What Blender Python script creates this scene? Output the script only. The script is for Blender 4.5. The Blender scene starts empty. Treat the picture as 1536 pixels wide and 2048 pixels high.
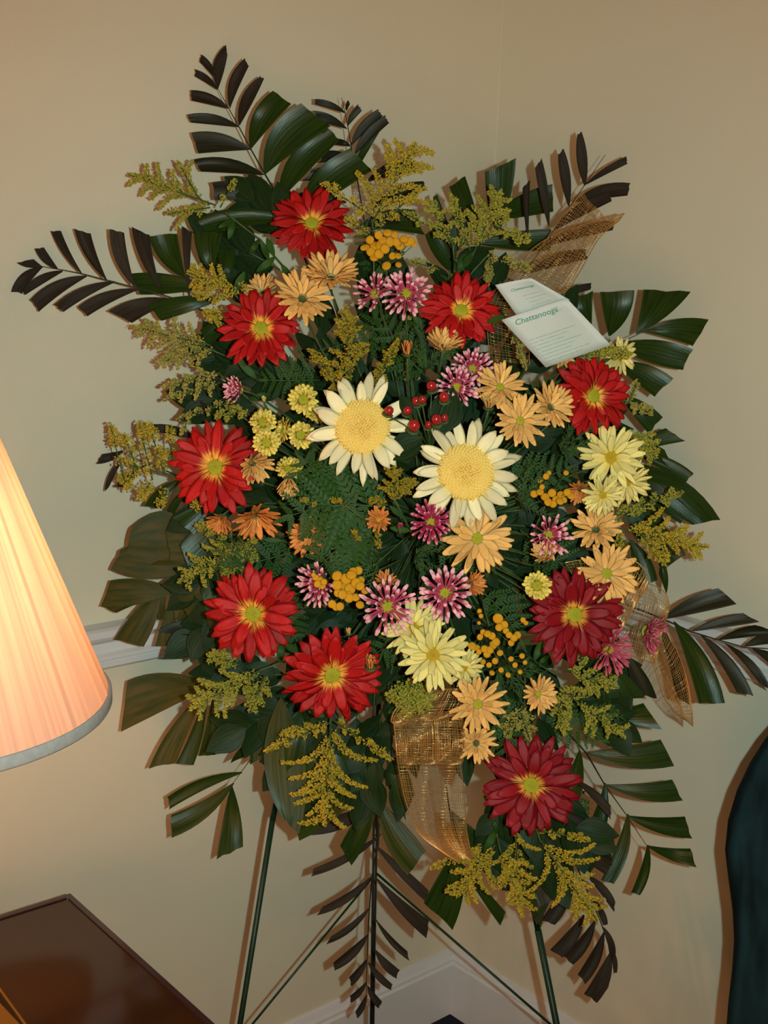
import bpy, math, random
from mathutils import Vector as V, Matrix as M, noise
C = bpy.context.scene.collection
# ------------------------------------------------------------------ camera
F = 2500.0
RX = V((0.75296416, -0.65700733, 0.03723357)).normalized()
FW = V((0.64991688, 0.73357927, -0.19866933)).normalized()
UP = RX.cross(FW).normalized()
CAM = V((-1.696, -1.646, 1.527))
cd = bpy.data.cameras.new('camera'); cam = bpy.data.objects.new('camera', cd); C.objects.link(cam)
cd.sensor_fit = 'VERTICAL'; cd.sensor_height = 36.0; cd.lens = 36.0 * F / 2048.0; cd.clip_start = 0.02
cam.matrix_world = M(((RX.x, UP.x, -FW.x, CAM.x), (RX.y, UP.y, -FW.y, CAM.y), (RX.z, UP.z, -FW.z, CAM.z), (0, 0, 0, 1)))
bpy.context.scene.camera = cam
# ------------------------------------------------------------------ world, lights, exposure
w = bpy.data.worlds.new('world'); bpy.context.scene.world = w; w.use_nodes = True
w.node_tree.nodes['Background'].inputs[0].default_value = (1, .5, .22, 1)
w.node_tree.nodes['Background'].inputs[1].default_value = 0.02
vs = bpy.context.scene.view_settings
vs.view_transform = 'Standard'; vs.look = 'None'; vs.gamma = 1; vs.use_curve_mapping = False; vs.exposure = 0.0
def light(name, kind, loc, aim, power, col, size=0.1, spot=None):
    l = bpy.data.lights.new(name, kind); l.energy = power; l.color = col
    if kind == 'AREA': l.size = size
    else: l.shadow_soft_size = size
    if spot: l.spot_size, l.spot_blend = math.radians(spot[0]), spot[1]
    o = bpy.data.objects.new(name, l); C.objects.link(o); o.location = loc
    o.rotation_euler = (V(aim) - V(loc)).to_track_quat('-Z', 'Y').to_euler(); return o
FLASH = CAM + RX * 0.078 + UP * 0.004
light('camera_flash', 'SPOT', FLASH, FLASH + FW + UP * .0, 67, (.68, 1.0, .95), 0.008, (80, .9))
light('warm_fill_behind', 'AREA', (-3.0, -2.9, .95), (-.2, -.6, .7), 32, (1, .40, .13), 1.4)  # soft unseen fill added to carry the room's warm ambient level
light('warm_fill_right', 'AREA', (-.75, -3.5, .95), (-1.1, 0, .8), 2.5, (1, .40, .13), 1.2)  # second unseen fill, added to raise the ambient on the left wall

# ------------------------------------------------------------------ helpers
def at(px, py, d): return CAM + (FW + RX * ((px - 768) / F) - UP * ((py - 1024) / F)) * d
def link(name, me, mat=None, parent=None, mw=None):
    o = bpy.data.objects.new(name, me); C.objects.link(o)
    if mat is not None and me is not None and len(me.materials) == 0: me.materials.append(mat)
    if parent is not None: o.parent = parent
    if mw is not None: o.matrix_local = mw
    return o
def tag(o, label, cat=None, group=None):
    o['label'] = label
    if cat: o['category'] = cat
    if group: o['group'] = group
    return o
def thing(name, loc, label, cat, group=None):
    o = bpy.data.objects.new(name, None); C.objects.link(o); o.location = loc; o.empty_display_size = .02
    return tag(o, label, cat, group)
class MB:
    def __init__(s): s.v = []; s.f = []; s.uv = []
    def add(s, vs_, fs, uvs=None):
        n = len(s.v); s.v += [tuple(q) for q in vs_]; s.f += [tuple(i + n for i in f) for f in fs]
        s.uv += (uvs if uvs else [(0, 0)] * len(vs_)); return s
    def mesh(s, name, mat=None, smooth=True, org=None):
        me = bpy.data.meshes.new(name)
        vv = s.v if org is None else [(a[0] - org[0], a[1] - org[1], a[2] - org[2]) for a in s.v]
        me.from_pydata(vv, [], s.f)
        if s.uv:
            ul = me.uv_layers.new(name='UVMap'); uvs = s.uv
            li = [0] * len(me.loops); me.loops.foreach_get('vertex_index', li)
            flat = []
            for i in li: flat += uvs[i]
            ul.data.foreach_set('uv', flat)
        if smooth: me.polygons.foreach_set('use_smooth', [True] * len(me.polygons))
        if mat: me.materials.append(mat)
        me.update(); return me
    def box(s, c, sz):
        x, y, z = sz[0] / 2, sz[1] / 2, sz[2] / 2
        vs_ = [(c[0] + a * x, c[1] + b * y, c[2] + e * z) for e in (-1, 1) for a, b in ((-1, -1), (1, -1), (1, 1), (-1, 1))]
        return s.add(vs_, [(3, 2, 1, 0), (4, 5, 6, 7), (0, 1, 5, 4), (1, 2, 6, 5), (2, 3, 7, 6), (3, 0, 4, 7)])
    def tube(s, pts, rad, n=6):
        pts = [V(p) for p in pts]; rads = rad if isinstance(rad, (list, tuple)) else [rad] * len(pts)
        vs_ = []; fs = []
        for i, p in enumerate(pts):
            t = (pts[min(i + 1, len(pts) - 1)] - pts[max(i - 1, 0)]).normalized()
            a = t.cross(V((0, 0, 1)) if abs(t.z) < .9 else V((1, 0, 0))).normalized(); b = t.cross(a)
            for k in range(n):
                q = 2 * math.pi * k / n; vs_.append(p + (a * math.cos(q) + b * math.sin(q)) * rads[i])
        for i in range(len(pts) - 1):
            for k in range(n):
                k2 = (k + 1) % n; fs.append((i * n + k, i * n + k2, (i + 1) * n + k2, (i + 1) * n + k))
        fs.append(tuple(range(n))[::-1]); fs.append(tuple((len(pts) - 1) * n + k for k in range(n)))
        return s.add(vs_, fs)
    def lathe(s, prof, n=24, c=(0, 0, 0)):
        vs_ = []; fs = []; uv = []
        for i, (r, z) in enumerate(prof):
            for k in range(n):
                q = 2 * math.pi * k / n; vs_.append((c[0] + r * math.cos(q), c[1] + r * math.sin(q), c[2] + z)); uv.append((k / n, i / len(prof)))
        for i in range(len(prof) - 1):
            for k in range(n):
                k2 = (k + 1) % n; fs.append((i * n + k, i * n + k2, (i + 1) * n + k2, (i + 1) * n + k))
        return s.add(vs_, fs, uv)
    def blob(s, c, r, ax=None, st=1.0):   # small 6-point floret
        c = V(c); a = (ax or V((0, 0, 1))).normalized(); b = a.orthogonal().normalized(); d = a.cross(b)
        return s.add([c + a * r * st, c - a * r * st, c + b * r, c + d * r, c - b * r, c - d * r],
                     [(0, 2, 3), (0, 3, 4), (0, 4, 5), (0, 5, 2), (1, 3, 2), (1, 4, 3), (1, 5, 4), (1, 2, 5)])
def srgb(*c):
    return tuple(((x / 255) / 12.92 if x / 255 <= .04045 else ((x / 255 + .055) / 1.055) ** 2.4) for x in c)
# ------------------------------------------------------------------ materials
def base_mat(name, col, rough=.6, spec=.3):
    m = bpy.data.materials.new(name); m.use_nodes = True; nt = m.node_tree; b = nt.nodes['Principled BSDF']
    b.inputs['Base Color'].default_value = (*col, 1); b.inputs['Roughness'].default_value = rough
    b.inputs['Specular IOR Level'].default_value = spec
    return m, nt, b
def nn(nt, t, **kw):
    n = nt.nodes.new(t)
    for k, v in kw.items():
        if k.startswith('i_'): n.inputs[int(k[2:]) if k[2:].isdigit() else k[2:].replace('_', ' ')].default_value = v
        else: setattr(n, k, v)
    return n
def noisy(name, col, col2, scale=30, rough=.6, spec=.3, bump=0, coord='Object', stretch=None, bscale=None):
    m, nt, b = base_mat(name, col, rough, spec); L = nt.links.new
    tc = nn(nt, 'ShaderNodeTexCoord'); mp = nn(nt, 'ShaderNodeMapping'); L(tc.outputs[coord], mp.inputs[0])
    if stretch: mp.inputs['Scale'].default_value = stretch
    nz = nn(nt, 'ShaderNodeTexNoise'); nz.inputs['Scale'].default_value = scale; nz.inputs['Detail'].default_value = 4; L(mp.outputs[0], nz.inputs['Vector'])
    cr = nn(nt, 'ShaderNodeValToRGB'); cr.color_ramp.elements[0].position = .35; cr.color_ramp.elements[1].position = .65
    cr.color_ramp.elements[0].color = (*col, 1); cr.color_ramp.elements[1].color = (*col2, 1)
    L(nz.outputs['Fac'], cr.inputs[0]); L(cr.outputs[0], b.inputs['Base Color'])
    if bump:
        bp = nn(nt, 'ShaderNodeBump'); bp.inputs['Strength'].default_value = bump; bp.inputs['Distance'].default_value = .001
        if bscale:
            n2 = nn(nt, 'ShaderNodeTexNoise'); n2.inputs['Scale'].default_value = bscale; L(mp.outputs[0], n2.inputs['Vector']); L(n2.outputs['Fac'], bp.inputs['Height'])
        else: L(nz.outputs['Fac'], bp.inputs['Height'])
        L(bp.outputs[0], b.inputs['Normal'])
    return m
def leaf_mat(name, col, col2, rough=.38, spec=.4):      # long parallel veins across UV x
    return noisy(name, col, col2, 1.0, rough, spec, .5, 'UV', (14, 1.2, 1))
def petal_mat(name, tip, base, pos=.35, width=.25, streak=.5, back=None, rough=.55):
    m, nt, b = base_mat(name, tip, rough, .25); L = nt.links.new
    uv = nn(nt, 'ShaderNodeTexCoord'); sp = nn(nt, 'ShaderNodeSeparateXYZ'); L(uv.outputs['UV'], sp.inputs[0])
    mp = nn(nt, 'ShaderNodeMapping'); mp.inputs['Scale'].default_value = (9, 1.0, 1); L(uv.outputs['UV'], mp.inputs[0])
    oi = nn(nt, 'ShaderNodeObjectInfo'); L(oi.outputs['Random'], mp.inputs['Location'])
    nz = nn(nt, 'ShaderNodeTexNoise'); nz.inputs['Scale'].default_value = 1.6; nz.inputs['Detail'].default_value = 3; L(mp.outputs[0], nz.inputs['Vector'])
    ad = nn(nt, 'ShaderNodeMath', operation='MULTIPLY_ADD'); L(nz.outputs['Fac'], ad.inputs[0]); ad.inputs[1].default_value = -streak; L(sp.outputs['Y'], ad.inputs[2])
    mr = nn(nt, 'ShaderNodeMapRange'); L(ad.outputs[0], mr.inputs[0]); mr.inputs[1].default_value = pos - streak * .5 - width / 2; mr.inputs[2].default_value = pos - streak * .5 + width / 2
    mx = nn(nt, 'ShaderNodeMix', data_type='RGBA'); L(mr.outputs[0], mx.inputs[0]); mx.inputs[6].default_value = (*base, 1); mx.inputs[7].default_value = (*tip, 1)
    hs = nn(nt, 'ShaderNodeHueSaturation'); L(mx.outputs[2], hs.inputs['Color'])
    m2 = nn(nt, 'ShaderNodeMapRange'); L(oi.outputs['Random'], m2.inputs[0]); m2.inputs[3].default_value = .78; m2.inputs[4].default_value = 1.15; L(m2.outputs[0], hs.inputs['Value'])
    out = hs.outputs[0]
    if back:
        g = nn(nt, 'ShaderNodeNewGeometry'); m3 = nn(nt, 'ShaderNodeMix', data_type='RGBA'); L(sp.outputs['Z'], m3.inputs[0])
        m3.inputs[0].default_value = 0
    L(out, b.inputs['Base Color'])
    bp = nn(nt, 'ShaderNodeBump'); bp.inputs['Strength'].default_value = .35; bp.inputs['Distance'].default_value = .0006; L(nz.outputs['Fac'], bp.inputs['Height']); L(bp.outputs[0], b.inputs['Normal'])
    return m
WALL = noisy('cream_wall_paint', (.70, .64, .50), (.73, .665, .52), 3, .55, .25, .12, 'Object', None, 180)
TRIM = noisy('white_gloss_trim', (.66, .66, .68), (.70, .70, .72), 4, .35, .4, .05)
CARPET = noisy('dark_navy_carpet', (.012, .014, .022), (.03, .03, .042), 260, .95, .05, .8)
LEAF_G = leaf_mat('palm_leaf_green', (.010, .024, .003), (.024, .048, .007), .30, .16)
LEAF_D = leaf_mat('palm_leaf_dark', (.008, .011, .004), (.022, .022, .010), .45, .25)
LEAF_B = leaf_mat('palm_leaf_brown', (.014, .010, .006), (.038, .027, .018), .6, .14)
LEAF_O = noisy('palm_leaf_bronzed', (.026, .040, .006), (.080, .058, .010), 1.3, .55, .15, .3, 'UV', (5, 1.5, 1))
FILL = leaf_mat('filler_leaf', (.007, .018, .005), (.018, .040, .010), .45, .12)
FERN = noisy('fern_green', (.016, .048, .006), (.036, .092, .012), 40, .52, .16)
STEM = noisy('stem_green', (.035, .065, .015), (.075, .12, .035), 60, .55, .3)
STEMD = noisy('palm_rachis_dark', (.012, .012, .006), (.030, .030, .014), 60, .5, .3)
RED = petal_mat('petal_red', (.44, .006, .006), (.88, .42, .06), .24, .16, .65)
RED2 = petal_mat('petal_deep_red', (.25, .004, .010), (.82, .38, .06), .22, .16, .65)
PEACH = petal_mat('petal_peach', (.86, .47, .14), (.88, .55, .20), .3, .3, .3)
PEACHD = petal_mat('petal_apricot', (.72, .25, .055), (.80, .34, .08), .3, .3, .3)
PALE = petal_mat('petal_pale_yellow', (.82, .68, .23), (.84, .66, .14), .3, .3, .3)
CREAM = petal_mat('petal_cream', (.84, .73, .44), (.84, .70, .30), .3, .4, .4)
PINK = petal_mat('petal_rose_pink_tipped', (.86, .42, .46), (.48, .050, .11), .78, .12, .10)
PINKD = petal_mat('petal_magenta', (.72, .22, .30), (.40, .022, .075), .88, .10, .10)
PINKC = petal_mat('petal_coral_pink', (.62, .13, .18), (.50, .06, .11), .8, .2, .2)
YBUT = petal_mat('petal_lemon', (.90, .68, .13), (.85, .60, .06), .3, .3, .3)
DISC_G = noisy('disc_green_yellow', (.28, .30, .015), (.46, .42, .03), 300, .7, .2)
DISC_O = noisy('disc_ochre', (.38, .25, .012), (.58, .40, .03), 300, .7, .2)
CUSH = noisy('cushion_yellow', (.82, .50, .07), (.90, .72, .26), 60, .6, .2)
TANSY = noisy('tansy_button_orange', (.66, .30, .012), (.78, .38, .02), 260, .75, .15, .4)
ROD_Y = noisy('goldenrod_floret_gold', (.66, .42, .03), (.26, .23, .03), 330, .7, .15)
ROD_O = noisy('goldenrod_floret_olive', (.52, .41, .05), (.20, .22, .035), 330, .7, .15)
ROD_P = noisy('goldenrod_floret_pale', (.50, .38, .08), (.22, .22, .05), 330, .7, .15)
ROD_B = noisy('goldenrod_floret_amber', (.50, .32, .02), (.20, .16, .02), 330, .7, .15)
BERRY, _n, _b = base_mat('berry_red', (.36, .014, .016), .18, .6)
GOLD, _n, _b = base_mat('gold_mesh_thread', (.66, .38, .12), .25, .6); _b.inputs['Metallic'].default_value = .6
PAPER = noisy('green_tinted_paper', (.54, .60, .55), (.64, .66, .64), 14, .7, .2)
INKG, _n, _b = base_mat('green_ink', (.10, .30, .20), .7)
INKD, _n, _b = base_mat('grey_ink', (.25, .30, .30), .7)
WIRE = noisy('green_painted_wire', (.005, .022, .010), (.009, .034, .016), 40, .4, .3)
BLACK, _n, _b = base_mat('black_wire', (.012, .014, .012), .4, .4)
WOOD = noisy('mahogany_lacquer', (.030, .0095, .0035), (.042, .014, .005), 3, .12, .5, 0, 'Object', (1, 9, 1))
WOODE, _n, _b = base_mat('mahogany_edge', (.040, .018, .022), .15, .6)
BRASS, _n, _b = base_mat('brass', (.75, .45, .12), .25, .5); _b.inputs['Metallic'].default_value = 1
LACQ, _n, _b = base_mat('black_lacquer', (.012, .008, .006), .12, .6)
VELVET = noisy('dark_teal_velvet', (.003, .010, .012), (.008, .028, .034), 7, .85, .1, .3, 'Object', (6, 6, 1.2))

FOAM = noisy('floral_foam', (.010, .030, .012), (.018, .045, .018), 80, .9, .1)
TRIMCLOTH = noisy('shade_trim_cloth', (.36, .37, .36), (.42, .42, .41), 120, .8, .1)
# ------------------------------------------------------------------ room shell
def struct(name, mb, mat, smooth=False):
    o = link(name, mb.mesh(name, mat, smooth)); o['kind'] = 'structure'; return o
XL, YB, H = -5.6, -5.2, 2.7
struct('wall_left', MB().box(((XL) / 2, .05, H / 2), (-XL + .2, .1, H)), WALL)
struct('wall_right', MB().box((.05, (YB) / 2, H / 2), (.1, -YB, H)), WALL)
struct('wall_back', MB().box((XL / 2, YB - .05, H / 2), (-XL + .2, .1, H)), WALL)
struct('wall_far_left', MB().box((XL - .05, YB / 2, H / 2), (.1, -YB, H)), WALL)
struct('floor', MB().box((XL / 2, YB / 2, -.05), (-XL + .2, -YB + .2, .1)), CARPET)
struct('ceiling', MB().box((XL / 2, YB / 2, H + .05), (-XL + .2, -YB + .2, .1)), WALL)
def moulding(name, prof, wall, mat):   # prof: (depth from wall, height) outline, swept along the wall with a mitre at the corner
    n = len(prof); vs_ = []
    for e in (0, 1):
        for (t, z) in prof:
            if wall == 'left': vs_.append((-t if e == 0 else XL, -t, z))
            else: vs_.append((-t, -t if e == 0 else YB, z))
    fs = [(k, (k + 1) % n, n + (k + 1) % n, n + k) for k in range(n)] + [tuple(range(n)), tuple(range(n, 2 * n))[::-1]]
    if wall == 'left': fs = [f[::-1] for f in fs]
    return struct(name, MB().add(vs_, fs), mat)
rail = [(0, .898), (.012, .898), (.018, .903), (.018, .909), (.014, .912), (.020, .915), (.020, .921), (.013, .925), (.013, .940), (.018, .944), (.032, .950), (.036, .956), (.036, .966), (.030, .969), (0, .969)]
bsb = [(0, 0), (.018, 0), (.018, .112), (.014, .116), (.014, .122), (.010, .128), (.006, .138), (0, .14)]
for wl in ('left', 'right'):
    moulding('trim_1' if wl == 'left' else 'trim_2', rail, wl, TRIM)
    moulding('baseboard_' + wl, bsb, wl, TRIM)
struct('trim_3', MB().tube([(-.001, -.001, .14), (-.001, -.001, .5), (-.0006, -.0006, 2.0), (-.001, -.001, 2.6)], .0016, 6), WALL)

# ------------------------------------------------------------------ palm fronds
def bez(b, e, k, side, t):
    # quadratic from b to e bowed by k*len on the given side
    mx, my = (b[0] + e[0]) / 2, (b[1] + e[1]) / 2; dx, dy = e[0] - b[0], e[1] - b[1]
    cx, cy = mx + side * (-dy) * k * 2, my + side * dx * k * 2
    q = 1 - t
    return q * q * b[0] + 2 * q * t * cx + t * t * e[0], q * q * b[1] + 2 * q * t * cy + t * t * e[1]
def leaflet(parent, org, b, a, c, db, dt, mat, ka=.16, kc=.02, jag=3.0, rnd=random, name='leaflet'):
    NR, NC = 9, 5
    ka = ka * .78; kc = kc * .7 - .025
    cross = (a[0] - b[0]) * (c[1] - b[1]) - (a[1] - b[1]) * (c[0] - b[0])
    sa = -1 if cross > 0 else 1          # bow the a edge away from c
    L = math.hypot((a[0] + c[0]) / 2 - b[0], (a[1] + c[1]) / 2 - b[1])
    W = math.hypot(a[0] - c[0], a[1] - c[1])
    perp = ((a[0] - c[0]) / (W + .1), (a[1] - c[1]) / (W + .1))
    ax = (((a[0] + c[0]) / 2 - b[0]) / (L + .1), ((a[1] + c[1]) / 2 - b[1]) / (L + .1))
    bend = rnd.uniform(-.008, .010); fold = rnd.uniform(-.006, .006) * min(1, W / 25)
    jags = [rnd.uniform(-jag, jag * .4) * (1 if 0 < i < NC - 1 else .3) for i in range(NC)]
    th = .00045; top = []; uv = []
    for i in range(NR):
        t = i / (NR - 1)
        pa = bez((b[0] + perp[0] * 1.6, b[1] + perp[1] * 1.6), a, ka, sa, t)
        pc = bez((b[0] - perp[0] * 1.6, b[1] - perp[1] * 1.6), c, kc, -sa, t)
        for j in range(NC):
            s = j / (NC - 1)
            x = pa[0] + (pc[0] - pa[0]) * s; y = pa[1] + (pc[1] - pa[1]) * s
            if i == NR - 1: x += ax[0] * jags[j]; y += ax[1] * jags[j]
            dd = db + (dt - db) * t + bend * math.sin(t * 3.1) + fold * (abs(s - .5) * 2 - .5) * math.sin(min(1, t * 1.3) * 1.6) + .0010 * (1 if j % 2 else -1) * min(1, t * 3)
            top.append(at(x, y, dd)); uv.append((s * .8 + .1, t))
    mb = MB(); n = len(top)
    bot = [p + FW * th for p in top]
    fs = []
    for i in range(NR - 1):
        for j in range(NC - 1):
            q = (i * NC + j, i * NC + j + 1, (i + 1) * NC + j + 1, (i + 1) * NC + j)
            fs.append(q); fs.append(tuple(k + n for k in q[::-1]))
    rim = [i * NC for i in range(NR)] + [(NR - 1) * NC + j for j in range(1, NC)] + [i * NC + NC - 1 for i in range(NR - 2, -1, -1)] + [j for j in range(NC - 2, 0, -1)]
    k0 = 2 * n; ex = [top[i] for i in rim] + [bot[i] for i in rim]; eu = [uv[i] for i in rim] * 2; nr = len(rim)
    for k in range(nr): q = (k + 1) % nr; fs.append((k0 + k, k0 + q, k0 + nr + q, k0 + nr + k))
    mb.add(top + bot + ex, fs, uv + uv + eu)
    return link(name, mb.mesh(name, mat, True, org), None, parent)
def frond(label, rach, d0, d1, leaves, mat, r0=2.0, seed=1, group='palm fronds behind the flowers'):
    """rach: outermost point first. d0 depth at tip, d1 depth at the root. leaves: (bx,by,ax,ay,cx,cy[,mat][,ka,kc])"""
    rnd = random.Random(seed); tip, root = rach[0], rach[-1]
    ln2 = (root[0] - tip[0]) ** 2 + (root[1] - tip[1]) ** 2
    def dep(x, y):
        u = ((x - tip[0]) * (root[0] - tip[0]) + (y - tip[1]) * (root[1] - tip[1])) / ln2
        return d0 + (d1 - d0) * max(-.3, min(1, u))
    org = at(root[0], root[1], d1)
    t = thing('palm_frond', org, label, 'palm frond', group)
    pts = [at(x, y, dep(x, y) + .0015) for x, y in rach]; n = len(pts)
    link('rachis', MB().tube(pts, [(.6 + (r0 - .6) * i / (n - 1)) * d1 / F for i in range(n)], 6).mesh('rachis', STEMD, True, org), None, t)
    for lf in leaves:
        bx, by, ax, ay, cx, cy = lf[:6]; m = mat; ka, kc = .15, .03
        for e in lf[6:]:
            if not isinstance(e, (float, int, tuple)): m = e
            elif isinstance(e, tuple): ka, kc = e
        db = dep(bx, by); leaflet(t, org, (bx, by), (ax, ay), (cx, cy), db, db + rnd.uniform(-.014, .012), m, ka, kc, rnd=rnd)
    return t
G_, D_, B_, O_ = LEAF_G, LEAF_D, LEAF_B, LEAF_O
frond('tall palm frond reaching highest, at the top left of the spray', [(435, 176), (457, 216), (477, 252), (501, 297), (528, 345), (554, 390), (570, 430), (620, 540)], 1.80, 1.73, [
    (435, 178, 452, 89, 455, 108, B_, (.25, .08)), (432, 157, 402, 108, 399, 123, B_), (435, 178, 389, 138, 389, 152, B_), (457, 216, 381, 180, 383, 201, B_),
    (477, 253, 375, 229, 382, 245, D_), (501, 298, 382, 265, 397, 307, D_), (528, 349, 387, 319, 402, 343, D_), (555, 398, 423, 365, 430, 400, D_),
    (571, 438, 392, 438, 412, 468, G_), (459, 216, 490, 116, 498, 131, B_, (.2, .02)), (478, 250, 521, 152, 528, 157, B_, (.2, .06)), (501, 297, 546, 181, 583, 207, G_, (.2, .02)),
    (529, 348, 602, 206, 661, 252, G_, (.22, .02)), (557, 402, 655, 255, 680, 279, G_, (.22, .03)), (600, 430, 700, 297, 745, 340, G_, (.2, .05))], D_, 2.6, 11)
frond('palm frond behind the top goldenrod, with narrow dark leaflets', [(683, 195), (690, 225), (696, 255), (703, 297), (712, 345), (730, 450), (760, 560)], 1.86, 1.76, [
    (690, 225, 628, 198, 629, 208), (694, 257, 625, 221, 640, 244), (700, 292, 675, 277, 664, 289), (706, 320, 656, 301, 634, 326), (705, 360, 628, 336, 603, 362),
    (692, 405, 590, 388, 560, 420), (692, 221, 696, 200, 701, 206), (695, 251, 717, 208, 724, 221), (702, 290, 757, 218, 766, 231), (708, 310, 771, 230, 779, 245),
    (735, 362, 821, 315, 836, 341), (745, 415, 847, 362, 854, 379), (742, 460, 790, 432, 802, 446), (705, 345, 760, 262, 720, 330, G_), (690, 430, 640, 470, 600, 500, G_), (720, 450, 830, 420, 850, 470, G_)], D_, 1.8, 12)
frond('broad green palm frond behind the upper right goldenrod', [(985, 432), (960, 490), (920, 560), (880, 640)], 1.90, 1.74, [
    (995, 470, 970, 343, 1032, 315, (.06, .10)), (965, 480, 898, 373, 930, 352, (.05, .06)), (900, 460, 866, 394, 874, 389), (975, 440, 1105, 368, 1107, 423, (.10, .06)),
    (950, 485, 1103, 458, 1100, 502, (.05, .08)), (930, 560, 850, 470, 880, 440), (930, 570, 1030, 560, 1010, 600)], G_, 2.4, 13)
frond('brownish palm frond leaning to the upper right under the mesh ribbon', [(1210, 310), (1170, 369), (1140, 413), (1113, 452), (1060, 530), (1000, 620)], 1.90, 1.76, [
    (1170, 371, 1155, 268, 1163, 263, (.10, .14)), (1138, 412, 1116, 308, 1127, 297, (.06, .14)), (1098, 452, 1070, 335, 1083, 316, (.03, .1)), (1056, 480, 1045, 376, 1060, 360, (.02, .03)),
    (1172, 368, 1253, 312, 1256, 327, (.06, .03)), (1150, 403, 1261, 366, 1256, 391), (1108, 460, 1222, 385, 1224, 402), (1090, 492, 1231, 443, 1226, 460), (1060, 545, 1173, 499, 1175, 518), (1120, 598, 1184, 566, 1181, 579)], B_, 1.6, 14)
frond('broad glossy palm frond fanning right of the paper slips', [(1306, 655), (1225, 692), (1150, 745), (1060, 820)], 1.83, 1.74, [
    (1273, 668, 1382, 583, 1287, 579, (.08, .02)), (1219, 672, 1269, 580, 1200, 583, (.16, .06)), (1182, 650, 1137, 600, 1186, 581), (1291, 662, 1418, 639, 1386, 692, (.12, .02)),
    (1230, 690, 1387, 699, 1366, 740, (.12, .12)), (1228, 725, 1347, 757, 1310, 794, (.14, .06)), (1240, 790, 1326, 835, 1297, 867, (.12, .06))], G_, 2.2, 15)
frond('dark green palm frond at the right behind the pale yellow daisies', [(1300, 985), (1250, 960), (1180, 960), (1080, 980)], 1.84, 1.74, [
    (1285, 898, 1332, 856, 1371, 882), (1270, 905, 1388, 947, 1370, 966, (.12, .04)), (1262, 925, 1441, 1040, 1385, 1050, (.16, .14)), (1275, 1010, 1372, 1110, 1331, 1136, (.08, .06)),
    (1318, 1105, 1333, 1188, 1318, 1150), (1260, 1080, 1315, 1160, 1270, 1180), (1250, 950, 1360, 960, 1380, 985), (1240, 900, 1310, 870, 1300, 900), (1270, 960, 1400, 996, 1362, 1048, (.2, .12)), (1230, 960, 1335, 1062, 1275, 1085, (.2, .1)), (1250, 880, 1330, 900, 1345, 935, (.1, .1))], G_, 2.2, 16)
frond('dark palm frond crossing the chair rail at the right edge', [(1575, 1298), (1536, 1297), (1491, 1295), (1437, 1280), (1381, 1263), (1326, 1238), (1230, 1200)], 1.80, 1.72, [
    (1326, 1238, 1437, 1176, 1474, 1208, (.10, .05)), (1385, 1262, 1487, 1226, 1519, 1244, (.08, .05)), (1437, 1280, 1510, 1250, 1562, 1264, (.08, .05)), (1490, 1293, 1556, 1262, 1588, 1282),
    (1348, 1243, 1450, 1406, 1398, 1408, (.12, .02), G_), (1400, 1268, 1507, 1392, 1474, 1385, (.12, .0)), (1448, 1285, 1544, 1382, 1519, 1367, (.14, .0)), (1505, 1297, 1585, 1340, 1560, 1346),
    (1312, 1238, 1379, 1410, 1352, 1396, (.10, .0)), (1255, 1310, 1314, 1397, 1272, 1390, (.1, .1)), (1215, 1330, 1290, 1392, 1205, 1400, (.1, .1), G_)], D_, 2.4, 17)
frond('green palm frond with blunt leaflets pointing right at the lower right', [(1295, 1694), (1252, 1629), (1209, 1569), (1174, 1508), (1141, 1471), (1080, 1380)], 1.84, 1.73, [
    (1185, 1436, 1325, 1459, 1287, 1406, (.02, .03)), (1175, 1506, 1349, 1532, 1321, 1479, (.12, .02)), (1212, 1570, 1366, 1601, 1344, 1559, (.12, .0)), (1254, 1632, 1384, 1677, 1370, 1633, (.1, .0)),
    (1295, 1692, 1394, 1735, 1381, 1697, (.08, .0)), (1296, 1690, 1280, 1791, 1262, 1786, (.14, .0)), (1256, 1628, 1227, 1769, 1202, 1760, (.14, .0)), (1211, 1566, 1186, 1712, 1158, 1690, (.14, .0)),
    (1160, 1500, 1140, 1640, 1096, 1610, (.14, .0)), (1150, 1400, 1230, 1380, 1240, 1420)], G_, 2.8, 18)
frond('curling dark palm frond drooping at the lower right', [(1194, 2005), (1216, 1975), (1224, 1935), (1216, 1885), (1200, 1840), (1180, 1795), (1140, 1700), (1080, 1600)], 1.90, 1.74, [
    (1150, 1560, 1222, 1612, 1222, 1640, (.1, .02)), (1112, 1620, 1228, 1668, 1232, 1702, (.06, .04)), (1125, 1690, 1226, 1722, 1212, 1750, (.06, .04)), (1175, 1752, 1231, 1804, 1228, 1824),
    (1186, 1800, 1216, 1848, 1207, 1852), (1206, 1855, 1232, 1908, 1225, 1922), (1221, 1895, 1234, 1944, 1228, 1950), (1168, 1830, 1124, 1916, 1100, 1900, (.14, .03)),
    (1190, 1842, 1146, 1930, 1127, 1914, (.14, .03)), (1208, 1865, 1170, 1969, 1155, 1950, (.14, .03)), (1221, 1905, 1194, 2006, 1168, 1988, (.16, .03)), (1110, 1745, 1074, 1850, 1049, 1800, (.1, .08)), (1140, 1760, 1110, 1850, 1080, 1842)], B_, 1.8, 19)
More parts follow.
